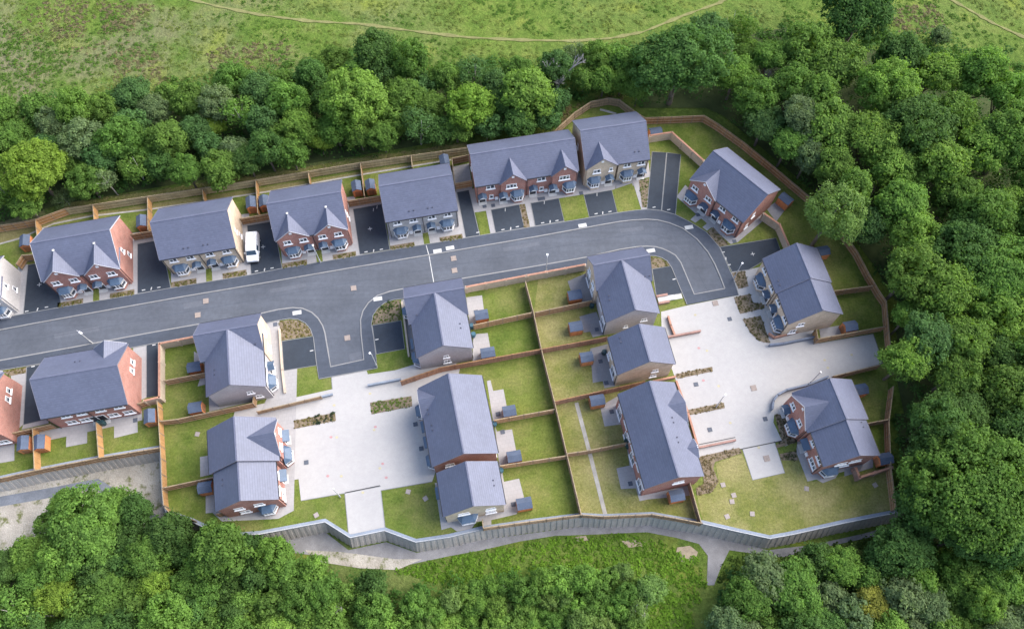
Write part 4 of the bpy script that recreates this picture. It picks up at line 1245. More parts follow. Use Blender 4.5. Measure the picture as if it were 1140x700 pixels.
for px, py, mkey, lab in ((110, 470.5, 'butt', 'dark barrel on the orange divider behind the wide slate roofed pair'), (114, 470, 'butt', 'second dark barrel beside the orange divider, further east'), (525, 362.5, 'buttblue', 'teal water barrel at the grey corner house divider'),
                          (550.4, 471, 'buttblue', 'teal water barrel at the upper divider of the long pair'), (557.6, 523, 'buttblue', 'teal water barrel between the long pair and the buff bay house'),
                          (659, 339.5, 'butt', 'dark water barrel at the buff corner house divider'), (672.6, 391.5, 'butt', 'dark water barrel on the small buff house patio'),
                          (698, 489.6, 'butt', 'dark water barrel north of the divider behind the east terrace'), (699.6, 496, 'butt', 'dark water barrel south of the divider behind the east terrace'), (527, 372, 'buttblue', 'small blue box like barrel on the lower corner house patio')):
    x, y = W(px, py, .7)
    r_ = tag(empty('water_butt', (x, y, .02)), lab, 'water butt', 'water butts by the garden dividers')
    bm_ = cached(('butt', mkey), lambda: MB().tube([(0, 0, 0), (0, 0, .3), (0, 0, .6), (0, 0, .9)], [.27, .33, .33, .28], 14).mesh('barrel', M[mkey]))
    ld = cached(('lid', mkey), lambda: MB().tube([(0, 0, .9), (0, 0, .97)], [.31, .27], 14).mesh('lid', M[mkey]))
    put('barrel', bm_, r_); put('lid', ld, r_)

# ------------------------------------------------------------------ lamp posts
for b, hd, lab in (((356.8, 292.3), (348.4, 273), 'at the path of the red pair with the lamp'), ((103, 382), (92.8, 372.4), 'behind the wide slate roofed pair at the road edge'),
                   ((608, 303), (609.4, 283.4), 'on the south footway between the two corner houses'), ((419.6, 408), (411.6, 393), 'at the grass corner of the side junction'),
                   ((816.4, 311), (826.6, 293), 'at the planting bed by the stepped buff pair'), ((797, 453), (808, 439), 'in the hedge strip of the east courtyard'),
                   ((901, 427), (913.8, 414), 'behind the curved blue wall in the east courtyard'), ((379, 553), (371.6, 544), 'at the lower grass edge of the west courtyard'),):
    x, y = W(*b)
    H_ = 4.3
    hx, hy = W(hd[0], hd[1], H_)
    dx, dy = hx - x, hy - y
    L_ = max(.3, math.hypot(dx, dy)); k = min(1, .75 / L_)
    dx, dy = dx * k, dy * k
    r_ = tag(empty('lamp_post', (x, y, 0)), 'slim grey lamp post ' + lab, 'lamp post', 'lamp posts in the estate')
    MB().tube([(0, 0, 0), (0, 0, .9), (0, 0, .91), (0, 0, H_)], [.095, .095, .065, .045], 10).build('column', M['metal'], r_)
    MB().tube([(0, 0, H_ - .05), (dx * .7, dy * .7, H_ + .02)], [.035, .035], 8).build('arm', M['metal'], r_)
    MB().bar((dx * .6, dy * .6, H_ + .03), (dx * 1.25, dy * 1.25, H_ + .06), .24, .1).build('lantern', M['white'], r_)

# ------------------------------------------------------------------ covers, slabs and painted marks
M['slabpink'] = speckled('pinkish_slab', (.40, .35, .33), .1, 3, 12)
COV = [('manhole_cover', 'tan', .75, 'tan patched manhole in the worn asphalt', [(229, 335, 'north of the T shaped house roof'), (220, 350.6, 'south of another, by the T shaped house'), (393.6, 320.6, 'at the mouth of the side junction'), (386.6, 376, 'in the middle of the side junction'), (505, 287.6, 'north one of two east of the road seam'), (506, 301, 'south one of two east of the road seam'), (796.4, 337.4, 'in pale paving below the footway end'), (839, 431.6, 'in the middle of the east courtyard'), (853.6, 510, 'in the lower parking bay')]),
       ('chamber_cover', 'pale', .95, 'white concrete block set in the footway', [(330.6, 348, 'on the west junction corner'), (420.6, 332.6, 'on the east junction corner'), (648.5, 251, 'below the first parking lawn'), (767, 253, 'on the outer bend'), (724.6, 279, 'on the inner bend'), (487, 279.4, 'widest, left of the one beside the road seam'), (501, 276, 'beside the road seam')]),
       ('inspection_cover', 'ironcover', .55, 'dark square iron cover', [(812.4, 355, 'in the courtyard beside the planting beds'), (852, 466, 'in the grey parking area'), (775, 427.6, 'in the upper terrace parking bay'), (790.4, 478, 'in the lower terrace parking bay'), (341, 514.4, 'below the hedge strip by the stepped red pair'), (462.4, 472, 'in front of the long pair, northern one'), (469, 499, 'in front of the long pair, southern one'), (539.4, 229.6, 'at the first door of the long red terrace'), (549, 228.8, 'right after the first door of the long red terrace'), (600.6, 221.6, 'at the parking head mid terrace'), (604.6, 221, 'twin beside another at the parking head'), (647, 215, 'at the corner of the buff house path'), (34, 289, 'beside the pale rendered house driveway'), (777, 239, 'on the first path of the angled red pair'), (817.6, 268.6, 'on the last path of the angled red pair'), (150.6, 467.4, 'on the patio of the wide slate roofed pair'), (530, 347, 'by the shed of the upper corner garden'), (664.6, 366.6, 'on the lower patio of the buff corner house'), (668.6, 402, 'north one on the small buff house patio'), (675, 426, 'south one on the small buff house patio'), (681, 458, 'on the first patio behind the east terrace'), (701.8, 538, 'on the second patio behind the east terrace'), (559.6, 480.6, 'on the second patio of the long pair'), (554.4, 460.6, 'on the first patio of the long pair'), (571.6, 561, 'beside the lowest shed'), (306.4, 361, 'on the T shaped house path')]),
       ('stepping_slab', 'slabpink', .56, 'pale square slab lying on the grass', [(805, 539.4, 'north one near the brown bed'), (817, 551, 'upper of a touching two'), (815, 558, 'lower of a touching two'), (809.6, 574.6, 'nearest the retaining wall'), (837.6, 571.6, 'alone in the dry lawn'), (974.4, 539.6, 'near the pinkish yard wall'), (219.6, 483, 'in the garden of the stepped red pair'), (352, 573, 'below the west courtyard'), (898, 543.6, 'at the corner of the lower red pair path'), (473.6, 554.6, 'in the lawn west of the buff bay house'), (454.4, 547, 'darker, in the lawn beside the parking bay')])]
for name, mk, sz, base, spots in COV:
    def mk_cover():
        b = MB().box(-sz / 2, sz / 2, -sz / 2, sz / 2, -.06, .012)
        return b.mesh(name, M[mk])
    me = cached(name, mk_cover)
    for k, (px, py, where) in enumerate(spots):
        zz = .11 if name == 'chamber_cover' else .058
        if name == 'inspection_cover' and py < 300 and px < 40: zz = .06
        x, y = W(px, py, zz)
        o = put(name, me, None, Tm(x, y, zz, R(10.5 + (25 * math.sin(k * 3) if name == 'stepping_slab' else 0))))
        if name == 'chamber_cover': o.scale = (1.25, .62, 1)
        tag(o, (base + ' ' + where), 'cover' if name != 'stepping_slab' else 'slab', {'tan': 'tan manholes in road and court', 'ironcover': 'dark iron covers in the paving'}.get(mk, 'white blocks in the footway' if name == 'chamber_cover' else 'loose slabs on the lawns'))
mk_ = {'markred': [(368.6, 486.4), (365, 529.6), (426, 516), (430, 531.4), (418, 475), (778, 387.4), (783, 423.4)], 'markyellow': [(375, 486.6), (380, 529.8), (423, 521), (404, 548), (416.6, 478.4), (412, 438), (372, 451), (787, 390.4), (774, 350.6), (918, 400.8), (948, 395), (921.6, 409.4), (800, 429.6), (813, 470.6), (844.6, 498)]}
for mk, pts in mk_.items():
    b = MB()
    for px, py in pts:
        x, y = W(px, py)
        b.add([(x + .2 * math.cos(k * math.pi / 4), y + .17 * math.sin(k * math.pi / 4), .033) for k in range(8)], [tuple(range(8))])
    tag(b.build('paint_marking', M[mk]), kind='structure')
b = MB()
for px, py in ((44, 317), (293, 275), (412, 255), (838, 283)):
    x, y = W(px, py)
    for a in (11, 101):
        c, s_ = math.cos(R(a)), math.sin(R(a))
        b.bar((x - c * .30, y - s_ * .30, .060 + .004 * (a > 90)), (x + c * .30, y + s_ * .30, .060 + .004 * (a > 90)), .085, .02)
for pts in ([(30, 346.6), (42, 344.5), (52, 342)], [(160, 323), (168.6, 321.4), (177, 320)], [(285.6, 302), (294.6, 300.4), (303, 298.6)], [(407.6, 280.6), (416, 279.4), (424.6, 277.8)], [(560, 255.8), (568.6, 254.6), (576, 252.6)], [(604, 248.4), (612.4, 247), (620, 245.8)], [(663.6, 238.2), (671, 237.2), (679, 235.8)], [(805, 281), (808, 288), (811.6, 295)], [(532, 259)], [(37, 408)], [(171.6, 384)], [(347, 390.4)], [(419.6, 378)], [(750.4, 311)], [(728, 231)], [(744.4, 233.6)]):
    for k, (px, py) in enumerate(pts):
        x, y = W(px, py)
        vert = k == 1
        b.bar((x - (.02 if vert else .22), y - (.22 if vert else .05), .058), (x + (.02 if vert else .22), y + (.22 if vert else .05), .058), .13, .016)
for px, py in ((453, 231), (416, 232), (303, 251.5), (420, 229), (562.6, 232), (606, 224), (664.6, 215)):
    x, y = W(px, py)
    b.bar((x, y, .058), (x - .03, y - .55, .058), .08, .016)
tag(b.build('bay_marking', M['markwhite']), kind='structure')

# ------------------------------------------------------------------ the van
x, y = W(283.2, 279, 0)
van = tag(empty('parked_van', (x, y, .05), R(-84)), 'white panel van parked on the dark driveway beside the buff pair', 'van')
sec = [(-2.12, .86, .45, 1.45, .80), (-2.05, .86, .33, 1.72, .76), (-1.2, .88, .3, 1.78, .76), (.55, .88, .3, 1.76, .74), (.95, .88, .3, 1.66, .72), (1.42, .87, .3, 1.12, .76), (1.95, .84, .32, .98, .74), (2.15, .76, .42, .85, .66)]
V, Fc = [], []
for (X, hw, z0, z1, ht) in sec:
    V += [(X, -hw * .94, z0), (X, -hw, z0 + .25), (X, -hw, z0 + (z1 - z0) * .58), (X, -ht, z1 - .05), (X, -ht * .85, z1), (X, ht * .85, z1), (X, ht, z1 - .05), (X, hw, z0 + (z1 - z0) * .58), (X, hw, z0 + .25), (X, hw * .94, z0)]
for i in range(len(sec) - 1):
    for k in range(10): Fc.append((i * 10 + k, i * 10 + (k + 1) % 10, (i + 1) * 10 + (k + 1) % 10, (i + 1) * 10 + k))
Fc += [tuple(range(10)), tuple(range((len(sec) - 1) * 10, len(sec) * 10))]
MB().add(V, Fc).build('body', M['vanpaint'], van)
MB().add([(.97, -.64, 1.675), (.97, .64, 1.675), (1.40, .70, 1.16), (1.40, -.70, 1.16), (.95, -.64, 1.60), (.95, .64, 1.60), (1.36, .70, 1.1), (1.36, -.70, 1.1)], [(0, 1, 2, 3), (4, 7, 6, 5), (0, 3, 7, 4), (1, 5, 6, 2), (0, 4, 5, 1), (3, 2, 6, 7)]).build('windscreen', M['vanglass'], van)
for s_ in (-1, 1):
    MB().add([(.05, s_ * .893, 1.12), (.85, s_ * .893, 1.12), (.80, s_ * .80, 1.56), (.05, s_ * .80, 1.60), (.05, s_ * .86, 1.12), (.85, s_ * .86, 1.12), (.80, s_ * .76, 1.56), (.05, s_ * .76, 1.60)], [(0, 1, 2, 3), (4, 7, 6, 5), (0, 4, 5, 1), (1, 5, 6, 2), (2, 6, 7, 3), (3, 7, 4, 0)]).build('side_window', M['vanglass'], van)
    MB().bar((.98, s_ * .9, 1.1), (.98, s_ * 1.08, 1.14), .1, .2).build('wing_mirror', M['vanpaint'], van)
    MB().bar((2.06, s_ * .58, .72), (2.14, s_ * .58, .66), .3, .16).build('headlight', M['metal'], van)
    MB().bar((-2.14, s_ * .8, .9), (-2.14, s_ * .8, 1.3), .1, .05).build('tail_light', M['markred'], van)
    for X in (-1.35, 1.35):
        wh = MB().tube([(X, s_ * .72, .31), (X, s_ * .89, .31)], [.31, .31], 18).build('wheel', M['tyre'], van)
        MB().tube([(X, s_ * .80, .31), (X, s_ * .90, .31)], [.19, .17], 14).build('hub', M['metal'], wh)
MB().bar((2.16, -.74, .42), (2.16, .74, .42), .16, .2).build('bumper', M['black'], van)
for yy in (-.35, 0, .35): MB().bar((-1.9, yy, 1.765), (.4, yy, 1.775), .05, .04).build('roof_rib', M['vanpaint'], van)
# ------------------------------------------------------------------ trees
rng = np.random.default_rng(5)


def leaf_mat(name, tr=.42):
    t = NT(name)
    oi = t.n.new('ShaderNodeObjectInfo')
    a = t.ramp(t.noise(.55, 5, .75), [(.25, (.62,) * 3), (.5, (1, 1, 1)), (.75, (1.45, 1.42, 1.15))])
    b = t.ramp(t.noise(3.2, 3, .6), [(.3, (.72,) * 3), (.7, (1.3,) * 3)])
    col = t.mix(1, t.mix(1, oi.outputs['Color'], a, 'MULTIPLY'), b, 'MULTIPLY')
    t.b.inputs['Subsurface Weight'].default_value = 0
    t.done(col, .7, .06)
    tl = t.n.new('ShaderNodeBsdfTranslucent')
    t.link(t.mix(1, col, (1.25, 1.3, .6), 'MULTIPLY'), tl.inputs[0])
    mx = t.n.new('ShaderNodeMixShader'); mx.inputs[0].default_value = tr
    out = t.n['Material Output']
    t.link(t.b.outputs[0], mx.inputs[1]); t.link(tl.outputs[0], mx.inputs[2]); t.link(mx.outputs[0], out.inputs[0])
    return t.m
M['leaf'] = leaf_mat('leaves')
M['bark'] = speckled('bark', (.20, .17, .14), .25, 1.5, 8, .95, .1)
M['birch'] = speckled('pale_bark', (.50, .47, .43), .2, 2, 8, .9, .1)
M['deadwood'] = speckled('dead_wood', (.42, .39, .38), .15, 2, 8, .9, .1)


def unit(n):
    v = rng.normal(size=(n, 3)); return v / np.linalg.norm(v, axis=1)[:, None]


def quads(P, N, S, elong=1.35):
    """leaf cards: centre, normal, size -> bent four sided leaf clumps"""
    n = len(P)
    r = unit(n)
    a = np.cross(N, r); a /= np.linalg.norm(a, axis=1)[:, None] + 1e-9
    b = np.cross(N, a)
    s = S[:, None]
    k = rng.uniform(.6, 1.1, (n, 4))
    v0 = P - a * s * elong * k[:, :1] * .5
    v1 = P + b * s * k[:, 1:2] * .5 - N * s * .12
    v2 = P + a * s * elong * k[:, 2:3] * .5
    v3 = P - b * s * k[:, 3:4] * .5 - N * s * .12
    V = np.stack([v0, v1, v2, v3], 1).reshape(-1, 3)
    return V


def leaf_mesh(name, V, m):
    n = len(V) // 4
    me = bpy.data.meshes.new(name)
    me.vertices.add(len(V)); me.vertices.foreach_set('co', V.astype(np.float32).ravel())
    me.loops.add(4 * n); me.loops.foreach_set('vertex_index', np.arange(4 * n, dtype=np.int32))
    me.polygons.add(n); me.polygons.foreach_set('loop_start', np.arange(0, 4 * n, 4, dtype=np.int32))
    me.polygons.foreach_set('loop_total', np.full(n, 4, dtype=np.int32))
    me.materials.append(m)
    me.update(calc_edges=True)
    return me


def crown(lobes, per, lr, leaf, zr=.82, zc=1.2, low=-.55, hollow=.0, spread=1.0):
    """unit radius crown about (0,0,zc): a cluster of leafy lobes on branch ends"""
    D = unit(lobes * 3); D = D[D[:, 2] > low][:lobes]
    # uneven outline
    q = unit(9); amp = rng.uniform(-.36, .30, 9)
    rad = 1 + (np.clip(D @ q.T, 0, 1) ** 3 @ amp)
    rad *= rng.uniform(.72, 1.0, len(D))
    C = D * rad[:, None] * np.array([1, 1, zr]) * (1 - lr * .6) * spread
    L = rng.uniform(.5, 1.45, len(C)) * lr
    Ps, Ns, Ss = [], [], []
    for c, l in zip(C, L):
        n = int(per * (l / lr) ** 2 * rng.uniform(.8, 1.15))
        d = unit(n)
        out = c / (np.linalg.norm(c) + 1e-9)
        d = d + out * .45 + np.array([0, 0, .25]); d /= np.linalg.norm(d, axis=1)[:, None]
        rr = rng.uniform(.62, 1.08, n) ** .7
        rr = np.where(rng.uniform(size=n) < .13, rng.uniform(1.05, 1.65, n), rr)
        Ps.append(c + d * l * rr[:, None] * np.array([1, 1, .8]))
        nn = d * 1.0 + unit(n) * .75 + np.array([0, 0, .35]); Ns.append(nn / np.linalg.norm(nn, axis=1)[:, None])
        Ss.append(leaf * rng.uniform(.6, 1.35, n))
    ni = int(lobes * 5)
    d = unit(ni); Ps.append(d * rng.uniform(.2, .72, ni)[:, None] * np.array([1, 1, zr])); Ns.append(unit(ni)); Ss.append(np.full(ni, leaf * 2.0))
    P = np.concatenate(Ps); P[:, 2] += zc
    return quads(P, np.concatenate(Ns), np.concatenate(Ss))


def trunk_mesh(name, m, lean=.1, limbs=6, h=1.05, r=.075, reach=.6):
    b = MB()
    lx, ly = random.uniform(-lean, lean), random.uniform(-lean, lean)
    pts = [(0, 0, -.15), (lx * .3, ly * .3, h * .4), (lx, ly, h), (lx * 1.3, ly * 1.3, h * 1.55)]
    b.tube(pts, [r, r * .8, r * .55, r * .12], 7)
    for k in range(limbs):
        a = 2 * math.pi * (k + random.random() * .6) / limbs
        f = random.uniform(.45, 1.0)
        z0 = h * f
        e = reach * random.uniform(.7, 1.15)
        b.tube([(lx * f, ly * f, z0), (lx * f + math.cos(a) * e * .5, ly * f + math.sin(a) * e * .5, z0 + .25), (lx * f + math.cos(a) * e, ly * f + math.sin(a) * e, z0 + .5)], [r * .42, r * .3, r * .08], 5)
    return b.mesh(name, m)


KIND = {}
KIND['small'] = [leaf_mesh('leafy_crown', crown(70, 60, .25, .115, zr=random.uniform(.75, 1)), M['leaf']) for _ in range(4)]
KIND['mid'] = [leaf_mesh('leafy_crown', crown(150, 58, .175, .076, zr=random.uniform(.72, .95)), M['leaf']) for _ in range(5)]
KIND['fine'] = [leaf_mesh('leafy_crown', crown(130, 80, .19, .056, zr=.85), M['leaf']) for _ in range(2)]
KIND['large'] = [leaf_mesh('leafy_crown', crown(300, 58, .128, .055, zr=.74), M['leaf']) for _ in range(3)]
KIND['giant'] = [leaf_mesh('leafy_crown', crown(620, 56, .092, .038, zr=.55, zc=1.0), M['leaf'])]
KIND['sparse'] = [leaf_mesh('leafy_crown', crown(40, 40, .26, .085, zr=1.0, zc=1.35, low=-.8), M['leaf']) for _ in range(3)]
TRUNK = [trunk_mesh('tree_trunk', M['bark']) for _ in range(4)]
TRUNKB = [trunk_mesh('tree_trunk', M['birch'], lean=.35, limbs=5, h=1.25, r=.05) for _ in range(3)]


def dead_mesh():
    b = MB()
    def grow(p, d, l, r, n):
        q = p + d * l
        b.tube([p, p.lerp(q, .5) + Vector((random.uniform(-.04, .04),) * 3) * l, q], [r, r * .8, r * .6], 5)
        if n == 0: return
        for k in range(3 if n > 1 else 4):
            e = (d + Vector((random.uniform(-.8, .8), random.uniform(-.8, .8), random.uniform(-.15, .5)))).normalized()
            grow(p.lerp(q, random.uniform(.55, 1)), e, l * random.uniform(.5, .75), r * .55, n - 1)
    grow(Vector((0, 0, -.1)), Vector((.12, .05, 1)).normalized(), .8, .06, 4)
    return b.mesh('bare_branches', M['deadwood'])


TREE_COL = {
    'dark green': (.070, .138, .038), 'mid green': (.104, .192, .042), 'bright green': (.132, .236, .048), 'yellow green': (.150, .245, .040),
    'grey green': (.122, .178, .080), 'pale green': (.130, .208, .060), 'yellowing': (.190, .205, .044), 'blue green': (.074, .150, .050)}
TREES = []   # (x, y, R, colour)


def add_tree(px, py, rpx, colour, kind=None, where=None, label=None, zf=1.15, lift=0.0):
    z = 0.0
    for _ in range(4):
        x, y = W(px, py, z + lift + zf * rpx / 8.6)
        z = terrain(x, y)
        if z > -.4 and z < 0: z = -.1
    d = math.sqrt(x * x + (y) ** 2 + CAM_Z ** 2)
    dep = y * CP - (z + 3 - CAM_Z) * SP
    Rm = rpx * dep / F_PX
    if kind is None: kind = 'small' if Rm < 2.3 else ('mid' if Rm < 4.2 else ('large' if Rm < 6.6 else 'giant'))
    TREES.append(dict(x=x, y=y, z=z, R=Rm, c=colour, k=kind, px=px, py=py, where=where, label=label, lift=lift))


# trees one can pick out in the photograph
SPEC = [
    (38, 195, 33, 'yellow green', None, 'broad yellow green tree above the orange boundary fence'), (72, 222, 11, 'grey green', 'sparse', 'thin grey green tree just right of the broad yellow one'),
    (96, 158, 24, 'grey green', None, 'pale grey green tree northeast of the broad yellow one'), (135, 160, 25, 'mid green', None, 'round green tree behind the west red pair'), (120, 203, 15, 'grey green', 'sparse', 'thin grey green tree against the fence behind the west red pair'),
    (152, 190, 17, 'mid green', 'sparse', 'thin green tree above the divider east of the west red pair'), (188, 158, 24, 'mid green', None, 'mid green tree behind the van house west corner'), (218, 148, 19, 'blue green', None, 'blue green tree behind the middle of the van house'),
    (236, 140, 14, 'yellow green', 'mid', 'narrow yellow green tree behind the van house'), (147, 106, 21, 'blue green', None, 'round dark bush tree alone at the meadow edge'), (62, 140, 19, 'grey green', None, 'grey green tree at the west meadow edge'), (20, 150, 18, 'mid green', None, 'green tree at the far west belt'),
    (271, 128, 21, 'bright green', 'sparse', 'open bright tree on a pale leaning trunk'), (320, 118, 22, 'mid green', None, 'tall green tree behind the red pair with the lamp'), (348, 88, 19, 'dark green', None, 'dark tree at the meadow edge behind the lamp pair'), (356, 158, 14, 'yellow green', 'mid', 'small yellow green tree close to the fence behind the lamp pair'),
    (396, 116, 38, 'bright green', 'large', 'big bright tree behind the grey walled pair'), (420, 62, 27, 'dark green', None, 'dark rounded tree above the big bright tree'), (448, 112, 22, 'mid green', None, 'mid green tree behind the grey walled pair east end'), (478, 120, 18, 'mid green', None, 'mid green tree between the bright and the yellow green ones'),
    (523, 121, 26, 'yellow green', None, 'yellow green tree behind the west end of the long red terrace'), (561, 120, 18, 'dark green', None, 'dark tree behind the middle of the long red terrace'), (586, 106, 31, 'bright green', None, 'large light green tree behind the long red terrace'), (578, 84, 18, 'mid green', None, 'mid green tree above the long red terrace'),
    (650, 88, 15, 'mid green', None, 'small green tree beside the bare dead one'), (672, 92, 15, 'bright green', None, 'small bright tree behind the curved pale fence'), (640, 64, 14, 'grey green', 'sparse', 'thin grey green tree above the bare dead one'),
    (755, 76, 44, 'dark green', 'large', 'great dark round tree north of the angled red pair'), (708, 78, 15, 'mid green', None, 'bush tree west of the great dark one'), (818, 86, 23, 'bright green', None, 'fresh bright tree east of the great dark one'),
    (882, 98, 24, 'mid green', None, 'green tree in the wood east of the grey bare one'), (930, 72, 30, 'mid green', None, 'broad green tree south of the tall dark one'), (958, 12, 40, 'dark green', 'large', 'tall dark tree at the north edge of the wood'),
    (1046, 42, 11, 'grey green', 'small', 'small grey round bush in the north clearing'), (924, 243, 33, 'pale green', 'fine', 'pale round tree nearest the angled red pair shed'), (962, 252, 22, 'blue green', None, 'blue green tree east of the pale round one'),
    (1012, 262, 24, 'bright green', None, 'bright tree in the wood beyond the stepped buff pair'), (1048, 330, 33, 'bright green', None, 'wide bright tree east of the stepped buff pair'), (1014, 352, 21, 'bright green', None, 'bright tree beside the east fence bend'), (1008, 402, 27, 'bright green', None, 'bright tree overhanging the east end of the courtyard'),
    (1096, 545, 66, 'mid green', 'giant', 'huge spreading tree at the southeast filling the wood'), (973, 674, 24, 'yellowing', None, 'yellowing tree among green ones in the south wood'), (835, 668, 25, 'mid green', None, 'green tree beside the southern track end'), (884, 652, 30, 'mid green', None, 'green tree below the long retaining wall'), (928, 668, 20, 'grey green', None, 'grey green tree west of the yellowing one'),
    (940, 632, 24, 'bright green', None, 'bright tree under the east end of the long retaining wall'), (98, 590, 42, 'mid green', 'large', 'big green tree below the sandy ground'), (172, 652, 22, 'yellow green', None, 'yellow green tree in the southwest wood'), (62, 662, 24, 'yellow green', None, 'yellow tinted tree near the southwest corner'), (246, 612, 34, 'mid green', None, 'green tree touching the short wall by the stepped red garden'),
    (318, 640, 22, 'mid green', None, 'mid green tree below the west end of the long wall'), (352, 636, 17, 'bright green', None, 'bright small tree below the bend of the long wall'), (345, 690, 18, 'bright green', None, 'bright tree at the southern edge'), (186, 690, 30, 'bright green', None, 'bright tree low in the southwest wood'),
]
LIFT = lambda px, py: 3.0 if px > 840 and py < 620 else (2.0 if px > 690 else (1.2 if py < 300 else .8))
for s in SPEC: add_tree(s[0], s[1], s[2], s[3], s[4], None, s[5], lift=0 if s[2] < 12 else LIFT(s[0], s[1]))


def inside(p, poly_):
    x, y = p; c = False
    for i in range(len(poly_)):
        (x0, y0), (x1, y1) = poly_[i - 1], poly_[i]
        if (y0 > y) != (y1 > y) and x < (x1 - x0) * (y - y0) / (y1 - y0) + x0: c = not c
    return c


ZONES = [
    ('in the tree belt behind the west red pair', [(-30, 130), (60, 118), (165, 118), (165, 200), (100, 215), (60, 228), (-30, 240)], (14, 20), 'mid green,mid green,grey green,blue green,bright green'),
    ('in the tree belt behind the buff van house', [(160, 112), (250, 92), (300, 88), (300, 178), (230, 196), (160, 205)], (12, 19), 'mid green,blue green,dark green,mid green,grey green'),
    ('in the tree belt behind the red pair with the lamp', [(300, 84), (395, 62), (395, 150), (370, 165), (300, 178)], (12, 19), 'mid green,blue green,dark green,bright green'),
    ('in the tree belt behind the grey walled pair', [(395, 60), (500, 78), (500, 145), (395, 158)], (13, 20), 'mid green,blue green,dark green,mid green'),
    ('in the tree belt behind the long red terrace', [(500, 86), (625, 74), (620, 130), (560, 142), (500, 146)], (12, 18), 'mid green,dark green,bright green,blue green'),
    ('on the rough slope behind the buff bend house', [(632, 62), (705, 58), (712, 100), (680, 96), (640, 100)], (10, 15), 'mid green,bright green,mid green'),
    ('in the wood north of the angled red pair', [(695, 62), (790, 30), (870, 40), (870, 120), (850, 150), (806, 118), (770, 112), (720, 108)], (15, 23), 'mid green,dark green,mid green,blue green'),
    ('along the dark wood edge beside the angled red pair', [(850, 100), (905, 95), (960, 220), (930, 250), (895, 205), (850, 160)], (15, 22), 'dark green,mid green,grey green,mid green'),
    ('deep in the northeast wood', [(868, 48), (985, 62), (1060, 75), (1175, 95), (1175, 250), (1040, 250), (960, 235), (905, 100)], (18, 28), 'mid green,mid green,bright green,mid green,blue green,bright green,dark green,pale green'),
    ('in the eastern wood beyond the stepped buff pair', [(965, 238), (1175, 240), (1175, 420), (1015, 430), (1014, 372), (1006, 330), (985, 290), (955, 270)], (18, 28), 'mid green,dark green,bright green,mid green,blue green'),
    ('in the wood beside the lower red stepped pair', [(1022, 420), (1175, 410), (1175, 640), (1150, 650), (1012, 560)], (18, 26), 'mid green,dark green,bright green'),
    ('in the southeast wood below the long retaining wall', [(822, 648), (870, 628), (930, 618), (1000, 606), (1175, 630), (1175, 715), (800, 715)], (15, 23), 'mid green,mid green,dark green,bright green,grey green'),
    ('in the scrub south of the retaining wall', [(462, 676), (520, 656), (600, 640), (690, 634), (728, 652), (722, 676), (690, 715), (455, 715)], (9, 14), 'mid green,bright green,bright green,mid green,pale green'),
    ('in the south wood below the stepped red pair', [(200, 612), (290, 610), (345, 640), (420, 655), (470, 715), (190, 715)], (14, 20), 'mid green,dark green,bright green,mid green'),
    ('in the southwest wood', [(-35, 640), (50, 610), (70, 560), (140, 560), (200, 600), (200, 715), (-35, 715)], (16, 24), 'mid green,dark green,mid green,bright green'),
]
rt = random.Random(23)
FENCE_PX = []
for a_, b_ in zip(NORTH[13:], NORTH[14:]):
    for k in range(6): FENCE_PX.append((a_[0] + (b_[0] - a_[0]) * k / 6, a_[1] + (b_[1] - a_[1]) * k / 6))
for where, pg, (r0, r1), cols in ZONES:
    x0, x1 = min(p[0] for p in pg), max(p[0] for p in pg); y0, y1 = min(p[1] for p in pg), max(p[1] for p in pg)
    cols = cols.split(',')
    for _ in range(900):
        p = (rt.uniform(x0, x1), rt.uniform(y0, y1))
        r = rt.uniform(r0, r1) * (1.42 if p[0] > 860 and p[1] < 620 else 1.2)
        if not inside(p, pg): continue
        if p[0] > 690 and min(math.hypot(p[0] - q[0], p[1] - q[1]) for q in FENCE_PX) < r * .95 + 6: continue
        if any(math.hypot(p[0] - t_['px'], p[1] - t_['py']) < .565 * (r + t_['R'] * 9.0) for t_ in TREES): continue
        add_tree(p[0], p[1], r, rt.choice(cols), 'sparse' if rt.random() < .08 else None, where, lift=LIFT(*p) * rt.uniform(.6, 1.5))

SIZE = lambda r: 'small' if r < 1.9 else ('middling' if r < 2.6 else 'broad')
from collections import Counter
cnt = Counter((t_['where'], t_['c'], SIZE(t_['R'])) for t_ in TREES if t_['where'])
site_px = [(px, py) for px, py in NORTH]
for i, t_ in enumerate(TREES):
    Rm = t_['R']
    root = empty('broadleaf_tree', (t_['x'], t_['y'], t_['z']), rt.uniform(0, 6.28))
    if t_['label']:
        tag(root, t_['label'], 'tree', 'trees that stand out in the woods')
    else:
        key = (t_['where'], t_['c'], SIZE(Rm))
        lab = f"{SIZE(Rm)} {t_['c']} tree {t_['where']}"
        tag(root, lab, 'tree', f"{SIZE(Rm)} {t_['c']} trees {t_['where']}" if cnt[key] > 1 else t_['where'].replace('in the', 'trees of the'))
    zs = rt.uniform(.88, 1.12)
    root.scale = (Rm, Rm, Rm * zs)
    root.scale = (Rm * rt.uniform(.92, 1.12), Rm * rt.uniform(.92, 1.12), Rm * zs)
    lf = t_['lift'] / (Rm * zs)
    c = put('crown', rt.choice(KIND[t_['k']]), root, Matrix.Translation((0, 0, lf)))
    k = rt.uniform(.88, 1.16)
    col = TREE_COL[t_['c']]
    c.color = (col[0] * k * rt.uniform(.94, 1.08), col[1] * k, col[2] * k, 1)
    put('trunk', rt.choice(TRUNKB if t_['k'] == 'sparse' else TRUNK), root, Matrix.Diagonal((1, 1, (1.2 + lf) / 1.2 * {'giant': .62, 'large': .78, 'mid': .88}.get(t_['k'], 1), 1)))
